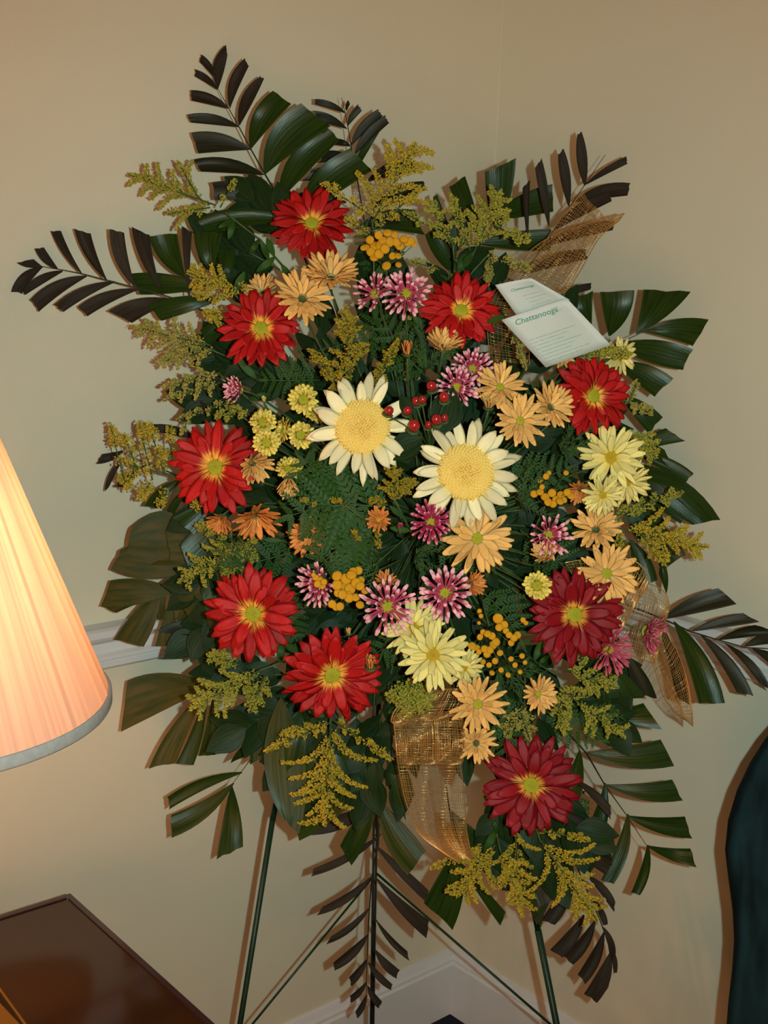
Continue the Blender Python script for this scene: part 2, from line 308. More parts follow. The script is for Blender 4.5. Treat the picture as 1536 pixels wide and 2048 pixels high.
frond('long brownish palm frond hanging straight down at the bottom centre', [(733, 2004), (733, 1969), (734, 1919), (736, 1869), (739, 1813), (744, 1753), (756, 1690), (760, 1600), (765, 1500)], 1.92, 1.76, [
    (763, 1668, 622, 1753, 628, 1737, (.10, .0)), (744, 1752, 633, 1831, 645, 1814, (.14, .0)), (742, 1812, 652, 1889, 662, 1873, (.14, .0)), (737, 1869, 668, 1942, 666, 1926, (.14, .04)),
    (734, 1919, 703, 1973, 697, 1956, (.12, .04)), (733, 1965, 701, 2006, 699, 1993), (733, 1990, 715, 2037, 711, 2023), (752, 1692, 850, 1802, 858, 1782, (.04, .06)),
    (753, 1757, 853, 1877, 858, 1841, (.06, .02)), (751, 1838, 819, 1922, 815, 1903, (.1, .0)), (750, 1900, 794, 1958, 800, 1941), (737, 1925, 783, 1981, 786, 1970), (735, 1972, 758, 2018, 764, 2003)], B_, 2.4, 20)
frond('green palm frond with folded leaflets under the centre ribbon', [(752, 1690), (753, 1600), (750, 1530), (745, 1450), (750, 1380)], 1.84, 1.72, [
    (562, 1395, 562, 1634, 598, 1668, (.18, .20)), (640, 1440, 620, 1600, 680, 1610, (.3, .3)), (600, 1420, 555, 1540, 590, 1560, (.2, .2)), (752, 1527, 598, 1682, 575, 1610, (.12, .16)), (750, 1612, 604, 1670, 626, 1640, B_), (753, 1592, 703, 1731, 680, 1692, (.10, .10)),
    (756, 1600, 815, 1751, 852, 1702, (.14, .08)), (762, 1530, 812, 1642, 790, 1600, (.12, .1)), (700, 1480, 640, 1560, 600, 1500, (.1, .1)), (770, 1480, 830, 1590, 800, 1620, (.1, .1)), (620, 1430, 700, 1560, 650, 1600, (.1, .1))], G_, 2.4, 21)
frond('two broad glossy palm leaflets hanging below the ribbon tail', [(922, 1722), (905, 1660), (890, 1560)], 1.82, 1.74, [
    (918, 1690, 905, 1860, 847, 1806, (.12, .06)), (918, 1722, 1001, 1852, 1011, 1824, (.02, .04)), (900, 1620, 950, 1730, 1000, 1700), (1030, 1600, 1082, 1856, 1044, 1790, (.16, .16)), (1060, 1620, 1125, 1790, 1078, 1815, (.14, .14), D_), (1000, 1640, 1040, 1790, 1000, 1780, (.2, .1), D_)], G_, 1.6, 22)
frond('bronzed broad palm frond nearest the lampshade rim', [(405, 1380), (450, 1370), (520, 1340), (600, 1300)], 1.84, 1.72, [
    (420, 1372, 254, 1362, 241, 1464, (.16, .04), O_), (408, 1385, 297, 1538, 352, 1526, (.08, .02), O_), (412, 1385, 387, 1531, 352, 1527, (.06, .0), G_), (425, 1400, 434, 1510, 397, 1513, G_),
    (530, 1440, 430, 1510, 440, 1480, G_), (525, 1470, 460, 1527, 506, 1507, G_), (500, 1400, 560, 1500, 500, 1530, G_)], O_, 2.0, 23)
frond('palm frond ending in three blunt leaflets beside the left easel leg', [(465, 1568), (500, 1520), (530, 1470), (560, 1400)], 1.86, 1.73, [
    (484, 1545, 335, 1594, 338, 1619, (.10, .0)), (468, 1566, 343, 1676, 342, 1630, (.12, .0)), (463, 1572, 486, 1694, 433, 1719, (.06, .06))], G_, 1.6, 24)
frond('broad olive palm frond at the left just above the chair rail', [(318, 1175), (350, 1150), (400, 1130), (470, 1110)], 1.82, 1.72, [
    (400, 1095, 264, 1054, 250, 1106, (.48, .22)), (385, 1140, 240, 1101, 222, 1139, (.34, .20)), (430, 1090, 330, 1060, 340, 1120, (.2, .2)), (440, 1150, 340, 1180, 380, 1240, (.3, .2)), (470, 1130, 400, 1180, 420, 1260, (.3, .3), G_), (450, 1050, 360, 1090, 380, 1150, (.2, .2), G_), (350, 1182, 221, 1161, 201, 1213, (.12, .14)), (340, 1185, 203, 1213, 233, 1226, (.0, .0)),
    (325, 1170, 228, 1280, 287, 1294, (.06, .12)), (345, 1190, 310, 1293, 358, 1293, (.02, .02)), (330, 1180, 315, 1240, 330, 1240), (430, 1232, 313, 1262, 390, 1275, (.1, .08), D_), (450, 1290, 367, 1304, 400, 1316, D_), (400, 1130, 340, 1100, 300, 1130), (390, 1170, 400, 1260, 350, 1240)], O_, 2.2, 25)
frond('long dark palm frond pointing far left across the bare wall', [(80, 532), (127, 540), (163, 547), (213, 560), (270, 575), (317, 587), (355, 600), (450, 640)], 1.69, 1.72, [
    (83, 533, 33, 525, 67, 518), (115, 538, 70, 498, 88, 495), (163, 547, 101, 461, 122, 462, (.08, .0)), (213, 560, 148, 457, 181, 466, (.10, .0)), (270, 574, 219, 458, 248, 465, (.14, .0)),
    (322, 580, 263, 453, 299, 469, (.1, .0)), (370, 556, 297, 472, 354, 467, G_), (378, 592, 363, 452, 384, 462, (.02, .02)), (425, 545, 388, 463, 444, 466, G_),
    (85, 533, 22, 584, 43, 588, (.22, .0)), (125, 542, 44, 580, 50, 590), (173, 552, 60, 600, 77, 624, (.14, .0)), (230, 563, 108, 610, 127, 624, (.12, .0)), (277, 578, 156, 613, 174, 633, (.12, .0)),
    (350, 600, 217, 622, 264, 646, (.14, .0)), (415, 574, 256, 548, 280, 589, G_, (.10, .08)), (435, 600, 295, 612, 322, 642, G_, (.12, .06)), (450, 560, 470, 500, 430, 500, G_), (470, 640, 400, 660, 410, 700, G_)], B_, 2.2, 26)
frond('small dark palm frond behind the heavy goldenrod at the left', [(245, 905), (290, 925), (340, 945), (430, 985)], 1.80, 1.72, [
    (247, 902, 192, 928, 205, 908, B_), (247, 915, 209, 984, 218, 974, B_), (292, 930, 228, 973, 254, 978, (.06, .0)), (400, 880, 294, 850, 303, 862, B_), (362, 958, 289, 1012, 322, 1018), (375, 980, 333, 1023, 348, 1028),
    (425, 1000, 344, 1036, 388, 1070, (.02, .1)), (450, 745, 397, 780, 402, 768, B_), (440, 830, 362, 808, 400, 800, B_)], G_, 2.0, 27)

# ------------------------------------------------------------------ floral foam, easel
CORE = at(850, 1060, 1.76)
fo = thing('floral_foam_cage', at(850, 1060, 1.775), 'green floral foam cage hidden behind the flowers at the spray centre', 'floral foam')
Rf = M((RX, UP, -FW)).transposed().to_4x4()
mb = MB(); mb.box((0, 0, 0), (.24, .42, .05)); link('foam_block', mb.mesh('foam_block', FOAM, False), None, fo, Rf)
mb = MB()
for i in range(6): x = -.11 + i * .044; mb.tube([(x, -.215, .028), (x, .215, .028)], .0012, 5)
for i in range(9): y = -.2 + i * .05; mb.tube([(-.122, y, .028), (.122, y, .028)], .0012, 5)
link('cage', mb.mesh('cage', WIRE), None, fo, Rf)
ea = thing('wire_easel', at(745, 2300, 1.9), 'green wire tripod easel standing in the room corner holding the spray', 'easel')
def wire(name, a, b, r, mat, label=None):
    o = V(ea.location); e = link(name, MB().tube([a, (V(a) + V(b)) / 2, b], r, 8).mesh(name, mat, True, o), None, ea)
    if label: e['label'] = label
def foot(px0, py0, px1, py1, d0, d1):   # extend a leg down to the floor
    a, b = at(px0, py0, d0), at(px1, py1, d1); dr = (b - a).normalized(); return a, b + dr * ((.003 - b.z) / dr.z)
top = at(790, 480, 1.88)
a, b = foot(545, 1640, 480, 2048, 1.85, 1.87); wire('leg', top, a, .0045, WIRE); wire('leg', a, b, .0043, WIRE)
a, b = foot(1076, 1860, 1113, 2048, 1.87, 1.885); wire('leg', top, a, .0045, WIRE); wire('leg', a, b, .0052, WIRE)
a, b = foot(752, 1560, 744, 2048, 1.97, 2.1); wire('leg', top, a, .0045, BLACK); wire('leg', a, b, .0042, BLACK, 'black rear leg')
bk = at(752, 1746, 2.02)
wire('brace', bk, at(474, 2086, 1.872), .0018, WIRE); wire('brace', bk, at(1115, 2061, 1.886), .0020, WIRE)

# ------------------------------------------------------------------ petals and flowers
def petal_mesh(kind, mat, var):
    r = random.Random(hash(kind) % 1000 if False else sum(map(ord, kind)) + var * 17)
    P = {'red': (.27, [.50, .72, .88, .98, 1.0, .95, .72, .16]), 'daisy': (.215, [.40, .62, .82, .95, 1.0, .97, .80, .35]),
         'cream': (.21, [.62, .80, .92, 1.0, .98, .88, .66, .14]), 'quill': (.11, [.62, .58, .52, .50, .58, .95, 1.45, .85]),
         'button': (.34, [.5, .7, .85, 1.0, 1.0, 1.0, .85, .4])}[kind]
    W, prof = P; n = len(prof); W *= r.uniform(.88, 1.12); side = r.uniform(-.05, .05)
    curl = r.uniform(-.05, .10); droop = {'red': -.05, 'daisy': -.04, 'cream': -.06, 'quill': .04, 'button': .08}[kind]
    cup = {'red': .10, 'daisy': .14, 'cream': .16, 'quill': .35, 'button': .2}[kind]
    tv = []; uv = []
    for i in range(n):
        t = i / (n - 1); w_ = W * .5 * prof[i]; x = t; z = curl * math.sin(t * 3.14) + droop * t * t; y0 = side * t * t
        lift = cup * w_ * 1.6; th = .012 + .008 * math.sin(t * 3.1) if kind != 'quill' else .02
        if kind == 'red': ridge = [0, -.35, .25, -.35, 0]
        else: ridge = [0, -.5, -.2, -.5, 0]
        for j, s in enumerate((-1, -.5, 0, .5, 1)):
            tv.append((x - (abs(s) * .03 * i / n if i < n - 1 else -abs(s) * .0), y0 + s * w_, z + lift * (abs(s) ** 1.5) + ridge[j] * w_ * .22)); uv.append(((s + 1) / 2, t))
        tv.append((x, y0, z - th - w_ * .15)); uv.append((.5, t))
    fs = []
    for i in range(n - 1):
        a, b = i * 6, (i + 1) * 6
        for j in range(4): fs.append((a + j, b + j, b + j + 1, a + j + 1))
        fs.append((a + 4, b + 4, b + 5, a + 5)); fs.append((a + 5, b + 5, b, a))
    e = (n - 1) * 6; fs.append((e, e + 5, e + 4, e + 3, e + 2, e + 1)); fs.append((0, 1, 2, 3, 4, 5))
    return MB().add(tv, fs, uv).mesh('petal', mat)
_pc = {}
def petals_for(kind, mat):
    k = (kind, mat.name)
    if k not in _pc: _pc[k] = [petal_mesh(kind, mat, v) for v in range(6)]
    return _pc[k]
def disc_mesh(mat, n, bump, dome):       # dome covered with tiny florets in a spiral, unit radius
    mb = MB(); mb.lathe([(1, -.15), (1, 0), (.85, dome * .45), (.6, dome * .75), (.3, dome * .95), (.02, dome)], 16)
    for i in range(n):
        r = math.sqrt((i + .5) / n) * .98; q = i * 2.39996; z = dome * (1 - r * r)
        mb.blob((r * math.cos(q), r * math.sin(q), z), bump, V((math.cos(q) * r, math.sin(q) * r, 1.2)), 2.0 if n > 100 else 1.5)
    return mb.mesh('disc', mat)
DM = {}
def disc_for(mat, n=70, bump=.10, dome=.35):
    k = (mat.name, n)
    if k not in DM: DM[k] = disc_mesh(mat, n, bump, dome)
    return DM[k]
CALYX = MB().lathe([(.02, -.25), (.12, -.24), (.35, -.16), (.55, -.04), (.6, .02), (.2, .0)], 10).mesh('calyx', STEM)
def normal_frame(tx, ty, spin):
    n = (-FW + RX * tx + UP * ty).normalized(); x = (RX - n * RX.dot(n)).normalized(); y = n.cross(x)
    m = M((x, y, n)).transposed().to_4x4(); return m @ M.Rotation(spin, 4, 'Z')
def stem_to(parent, pos, mw, ax, px, py, d, r=.0016, target=None):
    inv = mw.inverted(); tg = target or (CORE + (pos - CORE) * .25 + FW * .01)
    p0 = pos - ax * .006; p1 = pos - ax * .05 + FW * .015; pts = []
    for i in range(8):
        t = i / 7; q = 1 - t; pts.append(inv @ (p0 * q * q + p1 * 2 * q * t + tg * t * t))
    link('stem', MB().tube(pts, r, 6).mesh('stem', STEM), None, parent)
KIND = {  # layers: (count, length, elevation deg), r0
    'red': ([(19, 1.0, 2), (19, .93, 9), (8, .70, 22)], .13, 'red'),
    'daisy': ([(16, 1.0, 5), (15, .90, 14), (9, .66, 30)], .13, 'daisy'),
    'cream': ([(14, 1.0, -4), (13, .90, 6)], .36, 'cream'),
    'quill': ([(21, 1.0, 4), (17, .84, 20), (11, .58, 40)], .12, 'quill'),
    'button': ([(20, 1.0, 4), (18, .86, 22), (16, .72, 40)], .30, 'button')}
def flower(name, label, kind, px, py, R, d, tx=0, ty=0, mat=None, dmat=None, disc=.17, el=0, seed=0, cat='flower', group=None, skip=None, jit=1.0, full=1.0):
    rnd = random.Random(seed * 7 + int(px) + int(py)); pos = at(px, py, d); L = R * d / F
    rot = normal_frame(tx, ty, rnd.uniform(0, 6.28)); mw = M.Translation(pos) @ rot
    t = bpy.data.objects.new(name, None); C.objects.link(t); t.matrix_world = mw; t.empty_display_size = .02
    tag(t, label, cat, group); layers, r0, pk = KIND[kind]; ms = petals_for(pk, mat)
    for li, (n, ln, e) in enumerate(layers):
        n = max(5, int(n * full)); off = rnd.uniform(0, 6.28)
        for i in range(n):
            q = off + 2 * math.pi * (i + rnd.uniform(-.28, .28)) / n
            if skip and rnd.random() < skip: continue
            l_ = L * (ln * rnd.uniform(.88, 1.06) - r0 * (1 if kind in ('cream', 'button') else .6)); ee = math.radians(e + el + rnd.uniform(-6, 6) * jit * (1.7 if kind == 'red' else 1))
            m = M.Rotation(q, 4, 'Z') @ M.Translation((r0 * L * (.9 if kind != 'cream' else 1), 0, li * .02 * L)) @ M.Rotation(-ee, 4, 'Y') @ M.Rotation(rnd.uniform(-.3, .3) * jit, 4, 'X') @ M.Rotation(rnd.uniform(-.08, .08), 4, 'Z') @ M.Diagonal((l_, L * rnd.uniform(.82, 1.15), L, 1))
            link('petal', ms[rnd.randrange(6)], None, t, m)
    if dmat: link('disc', disc_for(dmat, *( (300, .075, .30) if kind == 'cream' else (70, .10, .35))), None, t, M.Translation((0, 0, .03 * L)) @ M.Diagonal((disc * L, disc * L, disc * L, 1)))
    link('calyx', CALYX, None, t, M.Translation((0, 0, -.01 * L)) @ M.Diagonal((L * .5,) * 3 + (1,)))
    stem_to(t, pos, mw, mw.to_3x3() @ V((0, 0, 1)), px, py, d)
    return t
def dm(px, py, k=0):
    r = ((px - 850) / 520) ** 2 + ((py - 1030) / 680) ** 2
    return 1.76 - .22 * math.sqrt(max(0, 1 - r)) + k
g = 'red chrysanthemums in the spray'
for i, (x, y, R, tx, ty, lab, mt) in enumerate([
    (623, 448, 82, .15, .30, 'red chrysanthemum highest in the spray, just below the tall palm frond', RED),
    (522, 657, 84, .10, .22, 'red chrysanthemum at upper left, beside the peach daisies', RED),
    (432, 935, 94, -.12, .10, 'red chrysanthemum farthest left, beside heavy goldenrod', RED),
    (507, 1228, 97, -.05, .05, 'red chrysanthemum at lower left, level with the chair rail', RED),
    (664, 1350, 98, .05, -.25, 'red chrysanthemum with orange streaked lower petals above the hanging goldenrod', RED),
    (922, 622, 80, .05, .28, 'red chrysanthemum just left of the paper slips', RED),
    (1185, 792, 84, .40, .05, 'red chrysanthemum just below the lower paper slip, turned right', RED),
    (1148, 1230, 98, .20, .05, 'dark red chrysanthemum in front of the right mesh ribbon bow', RED2),
    (1062, 1570, 100, .05, .12, 'dark red chrysanthemum lowest in the spray at the lower right', RED2)]):
    flower('red_chrysanthemum', lab, 'red', x, y, R, dm(x, y), tx, ty, mt, DISC_G, .19, 2, i, 'flower', g)
for i, (x, y, R, tx, ty, lab) in enumerate([(725, 855, 112, .02, .05, 'large cream spider chrysanthemum with yellow cushion centre, the left of two'), (932, 945, 114, 0, .05, 'large cream spider chrysanthemum with yellow cushion centre, the right of two')]):
    flower('cream_chrysanthemum', lab, 'cream', x, y, R, dm(x, y) - .015, tx, ty, CREAM, CUSH, .50, 3, i + 3, 'flower', 'large cream chrysanthemums')
g = 'pale yellow daisies'
for i, (x, y, R, tx, ty, lab, k) in enumerate([
    (828, 1257, 62, -.05, .15, 'pale yellow daisy at the centre bottom, upper of the touching pair', 0),
    (866, 1310, 72, 0, .1, 'pale yellow daisy with brown-gold disc, lower of the touching pair', -.02),
    (928, 1335, 42, .5, -.2, 'small pale yellow daisy peeking out right of the touching pair', .01),
    (1222, 915, 66, -.15, .1, 'pale yellow daisy just below the right red chrysanthemum', -.01),
    (1252, 965, 50, .3, -.5, 'pale yellow daisy half hidden behind the others at the right', .01),
    (1205, 990, 44, .1, -.3, 'small pale yellow daisy lowest of the right hand group', -.015),
    (1240, 712, 38, .4, -.2, 'pale yellow daisy partly hidden behind the lower paper slip corner', .02)]):
    flower('yellow_daisy', lab, 'daisy', x, y, R, dm(x, y, k), tx, ty, PALE, DISC_O, .24 if R > 60 else .2, 4, i + 20, 'flower', g)
g = 'peach daisies'
for i, (x, y, R, tx, ty, lab, k, el, mt, dmt) in enumerate([
    (662, 556, 62, .15, .75, 'peach daisy right below the highest red chrysanthemum', 0, 22, PEACH, None),
    (605, 598, 62, .25, .25, 'peach daisy touching the upper left red chrysanthemum on its right', .0, 16, PEACH, None),
    (525, 585, 40, -.3, .6, 'peach daisy mostly hidden behind the upper left red chrysanthemum', .03, 20, PEACH, None),
    (887, 697, 46, .2, .95, 'peach daisy cupped below the red chrysanthemum by the paper slips', .0, 38, PEACH, None),
    (1000, 775, 52, .10, .35, 'peach daisy topmost of the group left of the right red chrysanthemum', -.005, 14, PEACH, DISC_G),
    (1040, 842, 56, .1, .1, 'peach daisy lowest of the group left of the right red chrysanthemum', -.02, 14, PEACH, DISC_G),
    (1100, 815, 52, .35, .2, 'peach daisy touching the left petals of the right red chrysanthemum', 0, 20, PEACH, None),
    (977, 815, 40, .1, 1.3, 'half open peach daisy bud above the right cream chrysanthemum', 0, 58, PEACH, None),
    (954, 1077, 72, .1, -.05, 'peach daisy with green disc directly below the right cream chrysanthemum', 0, 6, PEACH, DISC_G),
    (757, 1040, 34, 0, .1, 'small apricot daisy with curled petals left of the magenta quill flower', .01, 38, PEACHD, DISC_O),
    (1092, 1115, 38, -.3, .8, 'peach daisy seen side on below the right quill flower', 0, 45, PEACH, None),
    (1192, 1060, 54, -.25, .35, 'peach daisy below the small pale yellow daisy at the right', .01, 22, PEACH, None),
    (1213, 1147, 66, .1, .0, 'peach daisy with green disc above the right mesh ribbon bow', 0, 4, PEACH, DISC_G),
    (955, 1408, 62, .05, .1, 'double peach daisy right of the centre mesh ribbon', -.01, 22, PEACH, DISC_G),
    (952, 1486, 44, .15, .1, 'peach daisy lower right of the centre mesh ribbon loop', .005, 20, PEACH, None),
    (1076, 1388, 42, .3, .1, 'peach daisy with fringed petals below the dark red chrysanthemum', .0, 24, PEACH, DISC_G),
    (578, 958, 42, .0, -1.4, 'peach daisy hanging face down under the small lemon flower', .0, 58, PEACH, None),
    (512, 1030, 56, .25, -1.0, 'peach daisy drooping below the farthest left red chrysanthemum', .0, 30, PEACHD, None),
    (445, 1035, 36, -.35, -1.0, 'small peach daisy drooping behind goldenrod at the left', .02, 38, PEACHD, None),
    (505, 925, 48, .6, -.6, 'peach daisy half hidden right of the farthest left red chrysanthemum', .02, 40, PEACH, None),
    (1160, 978, 34, -.3, -.5, 'apricot daisy in shade left of the pale yellow group', .03, 40, PEACHD, None),
    (772, 1166, 28, 0, .9, 'apricot daisy peeking out above the lower pink quill flower', .02, 35, PEACHD, None),
    (942, 1168, 32, .6, .1, 'apricot daisy peeking out right of the lower pink quill flower', .025, 35, PEACHD, None),
    (620, 1070, 46, -.1, -.2, 'apricot daisy behind fern leaves left of centre', .04, 12, PEACHD, None),
    (1125, 715, 32, -.1, .3, 'peach daisy under the lower edge of the lower paper slip', .02, 30, PEACH, None)]):
    flower('peach_daisy', lab, 'daisy', x, y, R, dm(x, y, k), tx, ty, mt, dmt, .19, el, i + 40, 'flower', g)
g = 'pink quill chrysanthemums'
for i, (x, y, R, tx, ty, lab, k, el, mt, sk) in enumerate([
    (812, 588, 52, .05, .15, 'pink quill chrysanthemum touching the upper red chrysanthemum by the slips', 0, 4, PINK, 0),
    (750, 588, 44, -.3, .2, 'pink quill chrysanthemum, left of the upper pair', .01, 14, PINK, .35),
    (945, 738, 44, .1, .25, 'pink quill chrysanthemum right above the berries, upper of two', .01, 10, PINK, 0),
    (913, 775, 46, .0, .0, 'pink quill chrysanthemum right above the berries, lower of two', -.01, 6, PINK, .1),
    (480, 780, 36, -.9, .05, 'pink quill chrysanthemum seen side on at the left', 0, 38, PINK, 0),
    (862, 1043, 45, .0, .1, 'magenta quill chrysanthemum at the spray centre', -.005, 4, PINKD, 0),
    (890, 1187, 57, .02, .0, 'pink quill chrysanthemum above the pale yellow pair on the right', 0, 2, PINK, .1),
    (775, 1212, 58, .0, -.05, 'pink quill chrysanthemum overlapping the pale yellow pair on the left', -.01, 2, PINK, .1),
    (640, 1165, 50, -.55, -.2, 'pink quill chrysanthemum left of the lower tansy buttons', .01, 22, PINK, .1),
    (1097, 1070, 50, .3, .0, 'pink quill chrysanthemum at right of centre above a side on peach daisy', 0, 16, PINK, .15),
    (1217, 1300, 52, .45, -.1, 'rose quill chrysanthemum just right of the dark red chrysanthemum', .0, 14, PINKC, 0),
    (1290, 1262, 50, 1.2, -.3, 'rose quill chrysanthemum seen side on before the ribbon bow', -.01, 30, PINKC, .25)]):
    flower('quill_chrysanthemum', lab, 'quill', x, y, R, dm(x, y, k), tx, ty, mt, DISC_G, .25, el, i + 80, 'flower', g, sk)
g = 'lemon button chrysanthemums'
for i, (x, y, R, tx, ty, lab, k) in enumerate([
    (607, 800, 32, .1, .1, 'lemon button chrysanthemum topmost of the cluster left of the cream flower', 0),
    (526, 845, 30, 0, .3, 'lemon button chrysanthemum leftmost of the cluster above its twin', 0),
    (533, 885, 29, 0, .0, 'lemon button chrysanthemum directly below its twin, nearest the red chrysanthemum', -.01),
    (601, 870, 30, .3, -.1, 'lemon button chrysanthemum half hidden by the cream petals', .01),
    (568, 862, 28, -1.3, .3, 'lemon button chrysanthemum seen side on in the middle of the cluster', .01),
    (578, 938, 29, 0, .6, 'lemon button chrysanthemum behind the hanging peach daisy', .015),
    (1074, 1172, 31, .0, .1, 'lemon button chrysanthemum alone at the right centre', 0),
    (952, 884, 24, .3, .5, 'lemon button chrysanthemum peeking from behind the right cream flower', .03),
    (628, 828, 24, .6, .6, 'lemon button chrysanthemum edge on against the left cream flower', .015)]):
    flower('button_chrysanthemum', lab, 'button', x, y, R, dm(x, y, k), tx, ty, YBUT, DISC_G, .36, 0, i + 100, 'flower', g)
# buds
def bud(px, py, R, d, tx, ty, mat, label, nm='flower_bud'):
    rnd = random.Random(px); pos = at(px, py, d); mw = M.Translation(pos) @ normal_frame(tx, ty, 0); L = R * d / F
    t = bpy.data.objects.new(nm, None); C.objects.link(t); t.matrix_world = mw; tag(t, label, 'flower bud', 'flower buds')
    for i in range(11):
        m = M.Rotation(i * 2.4, 4, 'Z') @ M.Translation((L * .28, 0, 0)) @ M.Rotation(-math.radians(78 + rnd.uniform(0, 20)), 4, 'Y') @ M.Diagonal((L * rnd.uniform(1.2, 1.5), L * 2.6, L * 2, 1))
        link('petal', petals_for('daisy', mat)[rnd.randrange(6)], None, t, m)
    link('calyx', CALYX, None, t, M.Diagonal((L * 1.1,) * 3 + (1,))); stem_to(t, pos, mw, mw.to_3x3() @ V((0, 0, 1)), px, py, d)
bud(815, 708, 20, dm(815, 700), 0, 1.6, PEACHD, 'peach flower bud standing below the upper pink quill flowers')
bud(742, 1335, 20, dm(742, 1325), 0, 1.3, PEACHD, 'peach flower bud right of the streaked red chrysanthemum')
bud(698, 1268, 10, dm(698, 1260), 0, 1.6, PEACH, 'tiny peach bud above the streaked red chrysanthemum')
bud(800, 1055, 9, dm(800, 1055), 0, .6, PINKC, 'tiny pink bud beside the magenta quill flower')
bud(1110, 780, 16, dm(1110, 780), -1.2, -.7, PINKC, 'coral bud left of the red chrysanthemum below the slips')
bud(528, 802, 8, dm(528, 802), 0, .6, PALE, 'tiny pale bud right of the side on pink flower')

# ------------------------------------------------------------------ tansy
BUTTON = MB().lathe([(.02, -.5), (.35, -.5), (.85, -.25), (1.0, .05), (.9, .28), (.55, .38), (.02, .32)], 12).mesh('button', TANSY)
def tansy(label, cx, cy, spots, d, root):
    org = at(cx, cy, d); t = thing('tansy_cluster', org, label, 'flower', 'tansy clusters'); rnd = random.Random(cx)
    rp = at(root[0], root[1], d + .06); mb = MB(); mid = at(cx * .75 + root[0] * .25, cy * .75 + root[1] * .25, d + .03)
    mb.tube([mid, rp], .0012, 5)
    for (x, y, r) in spots:
        dd = d + rnd.uniform(-.008, .012); p = at(x, y, dd)
        m = M.Translation(p - org) @ normal_frame(rnd.uniform(-.35, .35), rnd.uniform(-.2, .7), 0) @ M.Diagonal((r * d / F,) * 3 + (1,))
        link('button', BUTTON, None, t, m); mb.tube([p + FW * .003, (p + mid) / 2 + FW * .006, mid], .0005, 4)
    link('stem', mb.mesh('stem', STEM, True, org), None, t)
tansy('orange tansy cluster at the top, above the upper pink quill flowers', 775, 500, [(740, 480, 9), (757, 470, 9), (775, 466, 9), (790, 470, 8), (808, 478, 9), (822, 482, 9), (732, 495, 8), (750, 492, 11), (762, 490, 12), (778, 484, 11), (792, 484, 9), (800, 492, 10), (770, 498, 10), (742, 504, 10), (758, 508, 10), (748, 516, 9), (785, 512, 8), (796, 512, 8), (773, 532, 10), (797, 530, 7), (727, 496, 7), (815, 487, 8), (828, 488, 7), (765, 480, 9)], dm(775, 490), (770, 640))
tansy('orange tansy cluster between the two lower left red chrysanthemums and the pink quills', 697, 1170, [(674, 1152, 11), (692, 1158, 12), (706, 1143, 9), (717, 1141, 9), (703, 1150, 11), (674, 1170, 11), (688, 1170, 12), (700, 1178, 12), (712, 1166, 11), (720, 1172, 10), (685, 1189, 10), (698, 1196, 10), (711, 1195, 9), (722, 1160, 8), (676, 1186, 9), (720, 1210, 9), (664, 1208, 9), (680, 1213, 9), (672, 1214, 8), (730, 1182, 8), (697, 1190, 8)], dm(697, 1175), (800, 1120))
tansy('orange tansy cluster left of the dark red chrysanthemum', 985, 1280, [(996, 1237, 11), (1008, 1250, 9), (998, 1255, 8), (960, 1274, 7), (966, 1264, 6), (975, 1268, 8), (984, 1272, 8), (992, 1284, 9), (944, 1292, 9), (954, 1296, 7), (969, 1298, 8), (980, 1300, 8), (986, 1290, 9), (958, 1304, 6), (974, 1308, 8), (1018, 1270, 7), (1028, 1276, 8), (1035, 1270, 8), (1046, 1240, 6), (1052, 1246, 5), (962, 1232, 5), (959, 1222, 5), (958, 1246, 4), (1000, 1306, 7), (1012, 1262, 7), (1022, 1286, 7)], dm(985, 1280), (960, 1180))
tansy('tansy cluster of small buttons left of the apricot daisy in the right shade', 1100, 990, [(1080, 960, 7), (1092, 953, 7), (1098, 946, 5), (1132, 946, 6), (1068, 988, 8), (1080, 984, 8), (1090, 994, 9), (1104, 986, 9), (1112, 1000, 9), (1122, 990, 9), (1134, 985, 8), (1142, 992, 8), (1096, 1004, 9), (1106, 1008, 8), (1120, 1003, 8), (1128, 1000, 7), (1084, 974, 6)], dm(1100, 990, .015), (1060, 1080))
tansy('small tansy buttons in front of the pink quill flower at the left', 638, 1162, [(631, 1155, 7), (640, 1160, 8), (648, 1164, 7), (635, 1168, 8), (645, 1172, 7), (627, 1150, 5)], dm(638, 1162) - .012, (720, 1140))
tansy('tansy cluster of tiny green-gold buttons below the dark red chrysanthemum on its left', 1010, 1340, [(966, 1324, 6), (978, 1330, 6), (990, 1322, 7), (1002, 1340, 6), (1022, 1318, 6), (1030, 1330, 6), (1044, 1312, 6), (1050, 1325, 5), (984, 1346, 6), (1016, 1350, 6), (1040, 1344, 5)], dm(1010, 1340, .01), (960, 1260))

# ------------------------------------------------------------------ goldenrod
def plume(mb, smb, p0, p1, d, wd, rnd, arch=.22, side=1, dens=1.0):
    """curved flower spike from p0 to p1 in px; florets sit mostly on the outer side"""
    L = math.hypot(p1[0] - p0[0], p1[1] - p0[1]); n = int(L * 1.9 * dens * max(1, wd / 6)) + 8; pr = None; dz = rnd.uniform(-.02, .02)
    ring = []
    for i in range(7):
        t = i / 6; x, y = bez(p0, p1, arch, side, t); ring.append(at(x, y, d + dz * t))
    smb.tube(ring, [.0008 * (1.2 - i / 6 * .8) for i in range(7)], 4)
    for i in range(n):
        t = min(1, (i + rnd.random()) / n * .92 + .08); x, y = bez(p0, p1, arch, side, t)
        e = wd * 1.8 * (1.05 - .7 * t) * (.5 + .5 * min(1, t * 4)); a = rnd.uniform(0, 6.28); rr = e * math.sqrt(rnd.random())
        q = at(x + math.cos(a) * rr, y + math.sin(a) * rr - e * .25, d + dz * t + rnd.uniform(-1, 1) * e * d / F)
        mb.blob(q, rnd.uniform(1.4, 2.6) * d / F, V((rnd.uniform(-1, 1), rnd.uniform(-1, 1), rnd.uniform(-.3, 1))), 1.4)
